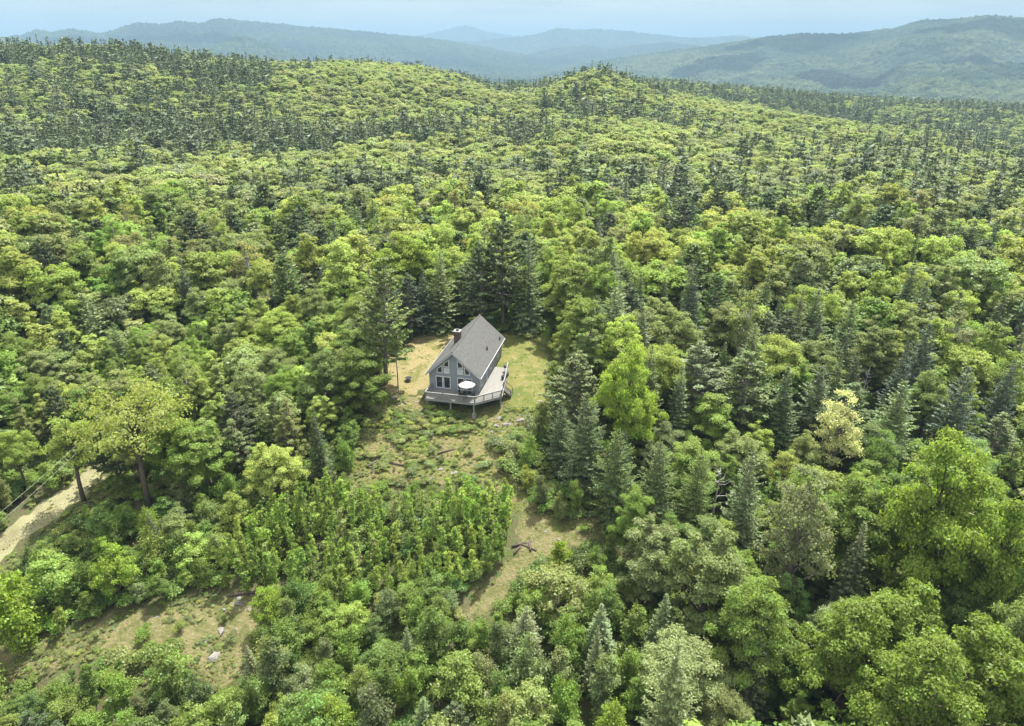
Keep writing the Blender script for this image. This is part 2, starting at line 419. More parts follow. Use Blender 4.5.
def pine(name, H, Rad, whorls, nb, tufts, L, detail=2, bare=0.22):
    """white pine: whorls of long upswept limbs carrying separate plates of needles"""
    wood = MB(); r0 = 0.014 * H + .04
    wood.tube([(0, 0, -.4), (.1, 0, H * .5), (0, .1, H * .97)], [r0 * 1.2, r0 * .7, .02], 6)
    P, Nn, T, V, S = [], [], [], [], []
    for i in range(whorls):
        t = bare + (1 - bare) * (i + rng.uniform(-.25, .25)) / whorls; t = min(max(t, bare), .97); z = H * t
        shape = min(1, (1 - t) * 1.9) * (0.75 + 0.25 * min(1, (t - bare) / .2 + .4))
        ph = rng.uniform(0, 6.28)
        for b in range(nb):
            if rng.random() < .12: continue
            az = ph + 6.283 * b / nb + rng.normal() * .25
            Lb = Rad * (shape + .08) * rng.uniform(.6, 1.15)
            d = np.array([math.cos(az), math.sin(az), 0]); sd = np.array([-d[1], d[0], 0])
            rise = 0.12 + .5 * t + rng.normal() * .1
            if detail > 0: wood.tube([(0, 0, z), tuple(d * Lb * .5 + np.array([0, 0, z + rise * Lb * .3])), tuple(d * Lb + np.array([0, 0, z + rise * Lb]))], [r0 * .28, r0 * .16, .015], 4, cap=False)
            nt = max(2, int(tufts * Lb / Rad + 1)); vb = rng.uniform(.15, .85)
            per = 9 if detail == 2 else 5 if detail == 1 else 2
            for k in range(nt):
                s = rng.uniform(.35, 1.0)
                ctr = d * Lb * s + sd * rng.normal() * .17 * Lb * (1.15 - s) + np.array([0, 0, z + rise * Lb * s * s + rng.normal() * .04])
                pos = ctr + rng.normal(size=(per, 3)) * np.array([.2, .2, .07]) * L * 1.6
                tn = d * .7 + np.array([0, 0, .45]) + rng.normal(size=(per, 3)) * .55
                P.append(pos); T.append(tn); Nn.append(np.array([0, 0, 1.0]) + rng.normal(size=(per, 3)) * .55)
                V.append(np.clip(vb + rng.normal(size=per) * .15, 0, 1)); S.append(L * rng.uniform(.7, 1.3, per))
    P, Nn, T, V, S = map(np.concatenate, (P, Nn, T, V, S))
    lv, lf, var = leafset(P, Nn, S, S * .5, V, T, fold=.15)
    return finish(name, wood, BARK_GREY, lv, lf, var, NEEDLE, H, Rad)

def sapling(name, H, Rad, nleaf, leaf, stems=1, woodmat=None):
    wood = MB(); P, Nn, V, S = [], [], [], []
    for k in range(stems):
        a = rng.uniform(0, 6.28); off = 0.0 if stems == 1 else rng.uniform(.1, .5) * Rad
        x0, y0 = off * math.cos(a), off * math.sin(a); Hk = H * (1 if k == 0 else rng.uniform(.6, .95))
        lx, ly = x0 * 1.5 + rng.normal() * .05 * H, y0 * 1.5 + rng.normal() * .05 * H
        wood.tube([(x0 * .3, y0 * .3, -.2), ((x0 + lx) / 2, (y0 + ly) / 2, Hk * .5), (lx, ly, Hk * .97)], [.05, .035, .01], 5)
        n = nleaf // stems
        nbr = int(20 + 6 * H / 5); bi = rng.integers(0, nbr, n); bt = .12 + .86 * (np.arange(nbr) + rng.random(nbr)) / nbr; baz = rng.uniform(0, 6.28, nbr)
        bl = Rad * (1 if stems == 1 else .75) * np.minimum(1, bt * 3.2) * (1.12 - bt) ** .55 * rng.uniform(.45, 1.3, nbr); rise = rng.uniform(.5, 1.3, nbr)
        s_ = rng.uniform(.1, 1, n) ** .6; t = bt[bi]; az = baz[bi] + rng.normal(size=n) * .22; rr = bl[bi] * s_
        pos = np.stack([x0 + (lx - x0) * t + np.cos(az) * rr, y0 + (ly - y0) * t + np.sin(az) * rr, Hk * t + rr * rise[bi]], 1) + rng.normal(size=(n, 3)) * .11 * Rad
        nn = np.stack([np.cos(az) * .6, np.sin(az) * .6, np.full(n, .5)], 1) + rng.normal(size=(n, 3)) * .55
        P.append(pos); Nn.append(nn); V.append(np.clip(.5 + .3 * np.sin(bi * 3.1) + rng.normal(size=n) * .18, 0, 1)); S.append(leaf * rng.uniform(.65, 1.35, n))
    P, Nn, V, S = map(np.concatenate, (P, Nn, V, S))
    lv, lf, var = leafset(P, Nn, S, S * .7, V)
    return finish(name, wood, woodmat or BARK_GREY, lv, lf, var, LEAF, H, Rad)

def bush(name, H, Rad, nleaf, leaf):
    wood = MB(); P, Nn, V, S = [], [], [], []
    for k in range(7):
        a = rng.uniform(0, 6.28); d = rng.uniform(.15, .75) * Rad; h = H * rng.uniform(.5, .8); q = np.array([d * math.cos(a), d * math.sin(a), h])
        wood.tube([(0, 0, -.15), tuple(q * [.6, .6, .6]), tuple(q)], [.03, .02, .008], 4, cap=False)
        n = nleaf // 7; e = unit(n); e[:, 2] = np.abs(e[:, 2]) * .9 - .25; pr = Rad * rng.uniform(.35, .55)
        P.append(q + e * np.array([1, 1, .8]) * pr * (rng.uniform(.2, 1, n) ** .5)[:, None]); Nn.append(e * .7 + [0, 0, .4] + rng.normal(size=(n, 3)) * .4)
        V.append(np.clip(rng.uniform(.2, .8) + rng.normal(size=n) * .16, 0, 1)); S.append(leaf * rng.uniform(.65, 1.35, n))
    P, Nn, V, S = map(np.concatenate, (P, Nn, V, S))
    P[:, 2] = np.maximum(P[:, 2], .05)
    lv, lf, var = leafset(P, Nn, S, S * .7, V)
    return finish(name, wood, BARK, lv, lf, var, LEAF, H, Rad)

FORMS = [('round', 3.4, 12, .12), ('spread', 4.0, 11.5, .22), ('oval', 2.9, 13, .10), ('tall', 2.6, 13.5, .08), ('round', 3.6, 12.5, .12)]
BL = {'near': [], 'mid': [], 'far': []}
for i, (fm, rd, hh, c0) in enumerate(FORMS):
    BL['near'].append(broadleaf('maple_near', hh, rd, 36000, .195, fm, 85, crown0=c0))
    BL['mid'].append(broadleaf('maple_mid', hh, rd, 11000, .33, fm, 64, crown0=c0, detail=1, jit=.42))
    BL['far'].append(broadleaf('maple_far', hh, rd, 3600, .56, fm, 30, crown0=c0, detail=0, jit=.3))
OAK = broadleaf('oak', 12, 5.4, 13000, .24, 'spread', 80, crown0=.38, sparse=.48)
ROADSIDE = broadleaf('roadside', 12, 3.0, 6500, .24, 'oval', 50, crown0=.44, sparse=.2)
MAPLE = broadleaf('leafy_maple', 12, 4.6, 46000, .195, 'round', 110, crown0=.10)
BUDDING = broadleaf('budding_tree', 13, 3.4, 8500, .22, 'oval', 80, woodmat=BARK_GREY, crown0=.2)
PALEBARK = broadleaf('pale_barked_tree', 12, 3.2, 6500, .3, 'tall', 36, woodmat=BARK_PALE, crown0=.35)
CF = {'near': [], 'mid': [], 'far': []}
for (hh, rd, pw, rg) in [(13, 2.6, .85, .22), (12, 2.9, .7, .35), (13.5, 2.3, .95, .3)]:
    CF['near'].append(spruce('spruce_near', hh, rd, 42, 9, 16, .36, 2, ragged=rg, power=pw))
    CF['mid'].append(spruce('spruce_mid', hh, rd, 24, 8, 6, .75, 1, ragged=rg, power=pw))
    CF['far'].append(spruce('spruce_far', hh, rd, 13, 6, 3, 1.25, 0, ragged=rg, power=pw))
for k in range(2):
    CF['near'].append(pine('pine_near', 15, 3.6, 16, 6, 22, .38, 2))
    CF['mid'].append(pine('pine_mid', 15, 3.5, 13, 6, 9, .75, 1))
    CF['far'].append(pine('pine_far', 15, 3.4, 10, 5, 5, 1.3, 0))
HEMLOCK = spruce('hemlock', 13, 3.9, 42, 10, 20, .40, 2, ragged=.4, power=.6, skirt=.03)
SP = [sapling('sapling_a', 5.8, .68, 1400, .18), sapling('sapling_b', 5.6, .8, 1500, .19), sapling('sapling_c', 5.2, 1.2, 1700, .21, 3), sapling('sapling_d', 6.2, .6, 1200, .17)]
YT = [sapling('young_tree_a', 6.5, 1.6, 4400, .2), sapling('young_tree_b', 6, 2.0, 4800, .21, 3), broadleaf('young_tree_c', 6.5, 1.9, 5600, .2, 'oval', 40, crown0=.1), broadleaf('young_tree_d', 6, 2.2, 6000, .21, 'round', 44, crown0=.12)]
BU = [bush('shrub_a', 1.5, 1.1, 900, .15), bush('shrub_b', 1.1, 1.2, 800, .14), bush('shrub_c', 2.0, 1.2, 1100, .16)]

# ------------------------------------------------------------------ tints (real leaf colours)
TINT = {
 'lime':   (.252, .308, .074), 'fresh green': (.182, .246, .054), 'mid green': (.152, .208, .054), 'deep green': (.110, .158, .046),
 'yellow green': (.290, .322, .086), 'olive': (.216, .248, .090), 'grey green': (.200, .234, .108), 'bronze': (.252, .258, .108),
 'pale cream': (.44, .44, .26), 'dark green': (.080, .106, .044), 'blue green': (.088, .116, .058), 'sage': (.140, .172, .074), 'pine green': (.108, .144, .048)}
def tint_of(name, j=.10):
    t = np.array(TINT[name]) if isinstance(name, str) else np.array(name); return np.clip(t * (1 + rng.normal() * j) * (1 + rng.normal(size=3) * j * .35), .008, .6)

TREES = []           # every individual: name, proto, location, height, crown scale, tint, label pieces
OCC = []             # occupied spots (x, y, radius)
def make_tree(name, proto, x, y, h, wscale, tint, label, cat, group=None, rz=None, tilt=(0, 0), parts=True):
    z = gz(x, y) - .05
    rz = rng.uniform(0, 6.28) if rz is None else rz
    s = h / proto.H
    root = empty(name, (x, y, z), rz)
    root.scale = (s * wscale, s * wscale, s); root.rotation_euler = (tilt[0], tilt[1], rz)
    tag(root, label, cat, group)
    if proto.trunk: link('trunk', proto.trunk, root)
    cr_ = link('crown', proto.crown, root); cr_['tint'] = [float(k) for k in tint]
    return root

# ------------------------------------------------------------------ ground sheet to the horizon
def ground_material(name, cols, scales, bump=0.6, bscale=3.0):
    """cols: base + [(colour, noise scale, threshold lo, hi)] layered patches"""
    m, n, l = new_mat(name)
    o = n.new('ShaderNodeOutputMaterial'); b = n.new('ShaderNodeBsdfPrincipled'); l.new(b.outputs[0], o.inputs[0])
    b.inputs['Roughness'].default_value = 0.95; b.inputs['Specular IOR Level'].default_value = 0.1
    t = n.new('ShaderNodeTexCoord'); cur = n.new('ShaderNodeRGB'); cur.outputs[0].default_value = (*cols, 1); cur = cur.outputs[0]
    for (cc, sc, lo, hi) in scales:
        z = n.new('ShaderNodeTexNoise'); z.inputs['Scale'].default_value = sc; z.inputs['Detail'].default_value = 6; z.inputs['Roughness'].default_value = .65
        l.new(t.outputs['Object'], z.inputs[0])
        r = n.new('ShaderNodeMapRange'); r.inputs['From Min'].default_value = lo; r.inputs['From Max'].default_value = hi; l.new(z.outputs['Fac'], r.inputs[0])
        x = n.new('ShaderNodeMix'); x.data_type = 'RGBA'; l.new(r.outputs[0], x.inputs['Factor']); l.new(cur, x.inputs['A']); x.inputs['B'].default_value = (*cc, 1)
        cur = x.outputs['Result']
    l.new(cur, b.inputs['Base Color'])
    z = n.new('ShaderNodeTexNoise'); z.inputs['Scale'].default_value = bscale; z.inputs['Detail'].default_value = 6; l.new(t.outputs['Object'], z.inputs[0])
    bp = n.new('ShaderNodeBump'); bp.inputs['Strength'].default_value = bump; bp.inputs['Distance'].default_value = .4
    l.new(z.outputs['Fac'], bp.inputs['Height']); l.new(bp.outputs[0], b.inputs['Normal'])
    return m
M_FLOOR = ground_material('forest_floor', (.075, .07, .035), [((.05, .055, .018), .12, .4, .6), ((.09, .075, .045), .7, .55, .7), ((.05, .085, .02), 1.6, .52, .62)])
rr_ = np.concatenate([[1, 4, 8, 12, 16], np.geomspace(20, 1000, 440), np.geomspace(1040, 40000, 60)])
aa_ = np.concatenate([np.arange(-180, -50, 5), np.arange(-50, 50.01, .36), np.arange(54.5, 180, 5)])
aa_ = R(1) * aa_
GR, GA = np.meshgrid(rr_, aa_, indexing='ij')
gx, gy = (GR * np.sin(GA)).ravel(), (GR * np.cos(GA)).ravel()
gzv = ground(gx, gy)
nr, na = len(rr_), len(aa_)
I = np.arange(nr * na).reshape(nr, na)
J = np.roll(I, -1, 1)
quads = np.stack([I[:-1], J[:-1], J[1:], I[1:]], -1).reshape(-1, 4)[:, ::-1]
ctr = len(gx)
gv = np.concatenate([np.stack([gx, gy, gzv], 1), [[0, 0, gzv[:na].mean()]]])
tris = np.stack([I[0], J[0], np.full(na, ctr)], 1)[:, ::-1]
tag(link('ground', np_mesh('ground', gv, [quads, tris], [M_FLOOR], smooth=True)), kind='structure')

def poly_world(pxs): return np.array([hit(*p) for p in pxs])
def inside(poly, x, y):
    x = np.asarray(x); y = np.asarray(y); r = np.zeros(x.shape, bool); n = len(poly)
    for i in range(n):
        x1, y1 = poly[i]; x2, y2 = poly[(i + 1) % n]
        cnd = ((y1 > y) != (y2 > y)) & (x < (x2 - x1) * (y - y1) / (y2 - y1 + 1e-12) + x1)
        r ^= cnd
    return r
def any_inside(polys, x, y):
    r = np.zeros(len(x), bool)
    for p in polys: r |= inside(p, x, y)
    return r
def sheet(name, polys, mat, off, cell=.5, rag=.9):
    allp = np.concatenate(polys); lo = allp.min(0) - 2; hi = allp.max(0) + 2
    xs = np.arange(lo[0], hi[0], cell); ys = np.arange(lo[1], hi[1], cell)
    X, Y = np.meshgrid(xs, ys, indexing='ij')
    cx_, cy_ = X[:-1, :-1] + cell / 2, Y[:-1, :-1] + cell / 2
    nx = cx_ + rag * 2 * fbm(cx_ / 1.7, cy_ / 1.7, 31, 3); ny = cy_ + rag * 2 * fbm(cx_ / 1.7, cy_ / 1.7, 57, 3)
    keep = np.zeros(cx_.shape, bool)
    for p in polys: keep |= inside(p, nx, ny)
    Id = np.arange(X.size).reshape(X.shape)
    q = np.stack([Id[:-1, :-1], Id[1:, :-1], Id[1:, 1:], Id[:-1, 1:]], -1)[keep]
    used, inv = np.unique(q, return_inverse=True); q = inv.reshape(q.shape)
    vx, vy = X.ravel()[used], Y.ravel()[used]
    # roll the rim of the sheet into the soil
    v = np.stack([vx, vy, ground(vx, vy) + off], 1)
    cnt = np.bincount(q.ravel(), minlength=len(v)); v[cnt < 4, 2] -= off + .06
    return tag(link(name, np_mesh(name, v, q, [mat], smooth=True)), kind='structure')

P_LAWN_DRY = poly_world([(378, 392), (384, 362), (398, 342), (432, 330), (470, 326), (478, 350), (440, 372), (428, 394), (412, 398)])
P_LAWN = poly_world([(478, 335), (505, 333), (545, 338), (553, 365), (550, 400), (530, 412), (506, 408), (500, 372), (480, 352)])
P_BANK = poly_world([(378, 392), (412, 396), (430, 398), (480, 404), (508, 406), (540, 410), (528, 432), (512, 455), (520, 480), (532, 505), (560, 520), (610, 518),
                     (612, 532), (575, 546), (540, 560), (520, 575), (480, 622), (455, 622), (470, 596), (505, 570), (517, 545), (512, 500), (480, 482), (420, 486), (345, 492), (350, 465), (362, 430)])
P_TRAIL = poly_world([(516, 508), (560, 524), (612, 516), (604, 540), (556, 558), (530, 580), (496, 616), (458, 630), (464, 602), (500, 570), (514, 546)])
P_ROAD = poly_world([(-40, 566), (0, 534), (40, 503), (70, 484), (95, 463), (112, 448), (119, 455), (109, 475), (82, 501), (40, 532), (0, 564), (-40, 592)])
P_LOWER = poly_world([(-40, 700), (-40, 655), (0, 648), (60, 638), (130, 613), (195, 594), (250, 588), (266, 600), (262, 625), (250, 660), (222, 692), (196, 690), (205, 650), (190, 628), (135, 646), (70, 672), (0, 690)])
P_LOWER2 = poly_world([(120, 645), (200, 625), (210, 660), (180, 690), (150, 690)])
P_SAP = poly_world([(258, 520), (300, 500), (350, 492), (420, 488), (480, 484), (512, 502), (518, 545), (505, 568), (470, 592), (440, 600), (300, 604), (225, 592)])
HC = (HX, HY); hb = (math.sin(HYAW), math.cos(HYAW)); hr = (math.cos(HYAW), -math.sin(HYAW))
def hw(u, v): return HX + hr[0] * u + hb[0] * v, HY + hr[1] * u + hb[1] * v
P_HOUSE = np.array([hw(-5.2, -4), hw(8.6, -4), hw(8.8, 12), hw(5.4, 18), hw(-5.2, 18)])

M_DRY = ground_material('dry_grass', (0.184, 0.153, 0.071), [((0.104, 0.101, 0.031), .35, .5, .6), ((0.220, 0.184, 0.111), 1.3, .55, .7), ((0.073, 0.086, 0.025), 2.5, .58, .68)], .5, 5)
M_GRASS = ground_material('grass', (0.132, 0.125, 0.041), [((0.079, 0.098, 0.024), .4, .45, .6), ((0.192, 0.163, 0.077), .9, .55, .68), ((0.066, 0.085, 0.020), 3.0, .58, .68)], .5, 5)
M_BANK = ground_material('bank_soil', (0.132, 0.115, 0.051), [((0.089, 0.100, 0.028), .35, .45, .55), ((0.138, 0.115, 0.071), .9, .55, .65), ((0.041, 0.052, 0.013), 2.2, .54, .62)], .9, 3)
M_TRAIL = ground_material('trail_soil', (0.128, 0.112, 0.054), [((0.080, 0.082, 0.029), .6, .45, .58), ((0.171, 0.160, 0.096), 1.7, .58, .7), ((0.072, 0.092, 0.026), 2.6, .56, .64)], .8, 3)
M_ROAD = ground_material('gravel_road', (0.201, 0.190, 0.104), [((0.157, 0.141, 0.076), .5, .45, .6), ((0.240, 0.234, 0.146), 2.0, .55, .7)], .5, 6)
sheet('lawn', [P_LAWN_DRY], M_DRY, .06)
sheet('lawn', [P_LAWN], M_GRASS, .064)
sheet('bank', [P_BANK], M_BANK, .075)
sheet('trail', [P_TRAIL], M_TRAIL, .16)
sheet('dirt_road', [P_ROAD], M_ROAD, .08, rag=.9)
sheet('trail', [P_LOWER, P_LOWER2], M_TRAIL, .08)

# ------------------------------------------------------------------ far mountains
def far_forest(name, light, dark, s1, tree=12.0):
    m, n, l = new_mat(name)
    o = n.new('ShaderNodeOutputMaterial'); b = n.new('ShaderNodeBsdfDiffuse'); l.new(b.outputs[0], o.inputs[0])
    t = n.new('ShaderNodeTexCoord')
    z = n.new('ShaderNodeTexNoise'); z.inputs['Scale'].default_value = s1; z.inputs['Detail'].default_value = 8; z.inputs['Roughness'].default_value = .68; l.new(t.outputs['Object'], z.inputs[0])
    r = n.new('ShaderNodeMapRange'); r.inputs['From Min'].default_value = .44; r.inputs['From Max'].default_value = .6; l.new(z.outputs['Fac'], r.inputs[0])
    x = n.new('ShaderNodeMix'); x.data_type = 'RGBA'; x.inputs['A'].default_value = (*light, 1); x.inputs['B'].default_value = (*dark, 1); l.new(r.outputs[0], x.inputs['Factor'])
    z3 = n.new('ShaderNodeTexNoise'); z3.inputs['Scale'].default_value = 1 / (tree * 3.5); z3.inputs['Detail'].default_value = 4; z3.inputs['Roughness'].default_value = .7; l.new(t.outputs['Object'], z3.inputs[0])
    r3 = n.new('ShaderNodeMapRange'); r3.inputs['From Min'].default_value = .47; r3.inputs['From Max'].default_value = .6; r3.inputs['To Max'].default_value = .8; l.new(z3.outputs['Fac'], r3.inputs[0])
    x3 = n.new('ShaderNodeMix'); x3.data_type = 'RGBA'; x3.inputs['B'].default_value = (*[k * .9 for k in dark], 1); l.new(r3.outputs[0], x3.inputs['Factor']); l.new(x.outputs['Result'], x3.inputs['A'])
    l.new(x3.outputs['Result'], b.inputs[0])
    v = n.new('ShaderNodeTexNoise'); v.inputs['Scale'].default_value = 1 / (tree * 2.2); v.inputs['Detail'].default_value = 3; l.new(t.outputs['Object'], v.inputs[0])
    bp = n.new('ShaderNodeBump'); bp.inputs['Strength'].default_value = 1.0; bp.inputs['Distance'].default_value = tree * 2.5
    l.new(v.outputs['Fac'], bp.inputs['Height']); l.new(bp.outputs[0], b.inputs['Normal'])
    return m
def mountain(prof, D, r0, r1, zb, seed, mat, nr=110, spur=.3, lump=1.0):
    pr = np.array([(math.atan2(ray(*p)[0], ray(*p)[1]), CAM_H + ray(*p)[2] * D) for p in prof])
    az = np.linspace(pr[0, 0], pr[-1, 0], 520); rad = np.concatenate([np.linspace(r0, D, nr), np.linspace(D, r1, nr // 3)[1:]])
    zt = np.interp(az, pr[:, 0], pr[:, 1])
    ker = np.hanning(9); ker /= ker.sum(); zt = np.convolve(np.pad(zt, 4, 'edge'), ker, 'valid')
    RR, AA = np.meshgrid(rad, az, indexing='ij'); X, Y = RR * np.sin(AA), RR * np.cos(AA)
    t = np.clip((RR - r0) / (D - r0), 0, 1); back = np.clip((RR - D) / (r1 - D), 0, 1)
    rel = zt[None, :] - zb
    up = t ** 1.25 * (1 - .25 * np.sin(math.pi * t))
    L = D / 9.0
    spn = fbm(X / L, Y / L, seed, 5, .55); ridge = 1 - 2 * np.abs(fbm(X / (L * .7), Y / (L * .7), seed + 40, 4))
    env = np.sin(math.pi * np.clip(t, 0, 1)) * (1 - back)
    Z = zb + rel * up + rel * env * spur * (spn * 1.2 + ridge * .35 - .15) * lump
    Z += (4 * D / 6000) * fbm(X / (L * .12), Y / (L * .12), seed + 9, 3)
    Z -= back ** 1.3 * (rel + 60)
    Z += rng.normal(size=Z.shape) * (D / 1500.0)
    Z = np.where(t <= 0.001, zb - 60, Z)
    nA = len(az); Id = np.arange(X.size).reshape(X.shape)
    q = np.stack([Id[:-1, :-1], Id[1:, :-1], Id[1:, 1:], Id[:-1, 1:]], -1).reshape(-1, 4)[:, ::-1]
    return tag(link('mountains', np_mesh('mountains', np.stack([X.ravel(), Y.ravel(), Z.ravel()], 1), q, [mat], smooth=True)), kind='structure')
M_MT1 = far_forest('mountain_forest', (.066, .080, .038), (.022, .036, .025), .0019)
M_MT2 = far_forest('distant_forest', (.042, .056, .028), (.018, .03, .022), .0013, 16)
mountain([(380, 100), (450, 92), (500, 80), (560, 69), (600, 61), (640, 55), (680, 49), (706, 46), (731, 42.5), (763, 37), (804, 33), (839, 34), (864, 31.6), (896, 27.8), (910, 23), (921, 19.6),
          (945, 19), (963, 18.4), (988, 14.6), (1024, 17.4), (1080, 24), (1180, 30), (1300, 38)], 4600, 1700, 6200, -150, 3, M_MT1, 190, .36)
mountain([(-220, 40), (-100, 34), (0, 37.5), (18, 35.5), (39, 29), (51, 32.5), (68, 28), (101, 33.5), (120, 28), (137, 22), (160, 24), (178, 21), (200, 23), (216, 18.3), (260, 22), (295, 25.5), (350, 30),
          (393, 34.5), (417, 36.5), (445, 40), (480, 46), (520, 54), (560, 62), (600, 70)], 6400, 3000, 8000, -150, 17, M_MT2, 130, .36)
mountain([(360, 56), (424, 58), (480, 60), (516, 58), (551, 49), (586, 45), (607, 49), (632, 46), (667, 42), (699, 46), (740, 52), (800, 60)], 7000, 4600, 8600, -150, 29, M_MT2, 80, .3)
mountain([(330, 44), (380, 42), (424, 40), (480, 41), (519, 37), (540, 33.4), (558, 27.4), (580, 29.5), (600, 28.8), (632, 31.6), (656, 34.5), (690, 38), (720, 37), (745, 36), (775, 42), (840, 48)], 9500, 7600, 11500, -150, 41, M_MT2, 70, .28)
mountain([(330, 42), (400, 38), (424, 35), (445, 30), (457, 27), (467, 25.3), (477, 28), (488, 32.3), (519, 36), (600, 37), (690, 40), (708, 38), (722, 36.5), (738, 35.5), (752, 38), (790, 43)], 12500, 10500, 15000, -150, 53, M_MT2, 60, .22)

# fair weather clouds above the mountains, higher than the top of the picture
M_CLOUD = principled('cloud', (.9, .9, .9), 1.0, spec=0)
def cloud(x, y, z, sx, sy, sz, seed):
    bm = bmesh.new(); bmesh.ops.create_icosphere(bm, subdivisions=4, radius=1)
    for v in bm.verts:
        k = 1 + .5 * float(fbm(v.co.x * 1.7 + seed, v.co.y * 1.7 + v.co.z, seed, 3))
        v.co = v.co * k; v.co.z = max(v.co.z, -.3)
        v.co = Vector((v.co.x * sx, v.co.y * sy, v.co.z * sz))
    me = bpy.data.meshes.new('cloud'); bm.to_mesh(me); bm.free(); me.materials.append(M_CLOUD)
    tag(link('cloud', me, None, (x, y, z)), kind='structure')
def cloud_over(px, py, d, sx, sy, seed, alt=1500):
    v = ray(px, py); P = Vector((v[0] * d, v[1] * d, CAM_H + v[2] * d))
    k = (alt - P.z) / sdir.z; cloud(P.x + sdir.x * k, P.y + sdir.y * k, alt, sx, sy, 120, seed)
cloud_over(915, 68, 3300, 420, 200, 3); cloud_over(840, 72, 3250, 300, 160, 5); cloud_over(795, 42, 4400, 330, 240, 8)
cloud_over(1000, 34, 4300, 300, 200, 11); cloud_over(722, 62, 3800, 200, 130, 13); cloud_over(150, 50, 5600, 700, 300, 19)

# the summer haze
hz_ = MB(); hz_.box((0, 0, 10), (84000, 84000, 780))
mh, n_, l_ = new_mat('haze'); oo = n_.new('ShaderNodeOutputMaterial'); pv = n_.new('ShaderNodeVolumePrincipled')
pv.inputs['Color'].default_value = (.26, .395, .52, 1); pv.inputs['Density'].default_value = 1.6e-4; pv.inputs['Anisotropy'].default_value = 0.0
l_.new(pv.outputs[0], oo.inputs['Volume'])
tag(hz_.build('haze', mh), kind='stuff')

# ------------------------------------------------------------------ the cabin
M_SIDING = principled('blue_grey_siding', (.215, .232, .262), .75, .25, 2.0, bump=.35, bscale=1.0, stretch=(.3, .3, 9))
M_ROOF = principled('roof_shingles', (.092, .091, .087), .95, .36, 1.6, bump=.7, bscale=9, stretch=(1, 1, 2.5))
M_TRIM = principled('grey_trim', (.34, .35, .37), .6, .2, 2)
M_WHITE = principled('white_paint', (.50, .50, .495), .5, .08, 3)
M_GLASS = principled('dark_glass', (.012, .016, .022), .06, spec=.8)
M_REFLECT = principled('pane_painted_reflection', (.42, .45, .47), .3, .15, 4, spec=.6)  # bright reflection in the glass, painted as a pale pane colour
M_CONC = principled('concrete', (.24, .23, .21), .9, .35, 1.5, bump=.4, bscale=6)
M_DECK = principled('weathered_deck', (.185, .176, .158), .85, .25, 1.2, bump=.4, bscale=2, stretch=(7, .4, 1))
M_RAIL = principled('weathered_rail', (.215, .215, .21), .8, .3, 2.5)
M_BRICK = principled('chimney_brick', (.105, .075, .06), .9, .4, 5)
M_BLACK = principled('black_metal', (.02, .02, .022), .45, .2, 8)
M_DARKF = principled('dark_fabric', (.03, .033, .04), .9, .3, 10)
M_FLUE = principled('pipe_metal', (.05, .05, .05), .5)
FL = .3
house = empty('cabin', (HX, HY, 0), -HYAW)
tag(house, 'blue grey wooden cabin with steep grey roof standing in the forest clearing', 'cabin')
w = MB()
w.prism([(-3.9, .45, FL - .1), (3.9, .45, FL - .1), (3.9, .45, 3.17), (0, .45, 6.64), (-3.9, .45, 3.17)], (0, 15.4, 0))
w.build('wall', M_SIDING, house)
fd = MB(); fd.prism([(-3.8, .55, -3.4), (3.8, .55, -3.4), (3.8, .55, FL - .1), (-3.8, .55, FL - .1)], (0, 15.2, 0)); fd.build('foundation', M_CONC, house)
sl = Vector((4.3, 0, -3.85)).normalized(); nrm_ = Vector((3.85, 0, 4.3)).normalized()
rf = MB()
for s in (1, -1):
    t_ = .2
    a = Vector((0, 0, 6.9)); b = Vector((s * 4.3, 0, 3.05)); dn = Vector((0, 0, -t_ / .745))
    rf.prism([a, b, b + dn, a + dn] if s > 0 else [a + dn, b + dn, b, a], (0, 16.3, 0))
roof = rf.build('roof', M_ROOF, house)
rcap = MB(); rcap.tube([(0, -.02, 6.9), (0, 16.32, 6.9)], .09, 6); rcap.build('ridge_cap', M_ROOF, roof)
for s in (1, -1):
    for v0 in (-.05, 16.3):
        fm = MB(); P0 = Vector((0, v0, 6.84)); P1 = Vector((s * 4.34, v0, 6.84 - 4.34 * .8953)); dn = Vector((0, 0, -.3))
        fm.prism([P0, P1, P1 + dn, P0 + dn], (0, .05, 0)); fm.build('rake_board', M_TRIM, roof)
    em = MB(); em.box((s * 4.36, 8.15, 2.88), (.1, 16.25, .16)); em.build('gutter', M_TRIM, roof)
ch = MB(); ch.box((-1.05, 6.6, 6.3), (.95, .95, 2.6)); ch.box((-1.05, 6.6, 7.66), (1.15, 1.15, .12), 3); ch.box((-1.05, 6.6, 7.85), (.4, .4, .26), 2)
ch.build('chimney', [M_BRICK, M_WHITE, M_FLUE, M_CONC], roof)
for (u, v) in ((3.2, 8.5), (3.9, 14.4)):
    vp = MB(); zz = 6.9 - u * .895; vp.tube([(u, v, zz - .3), (u, v, zz + .5)], .12, 8); vp.tube([(u, v, zz + .5), (u, v, zz + .58)], .17, 8); vp.build('vent_pipe', M_FLUE, roof)
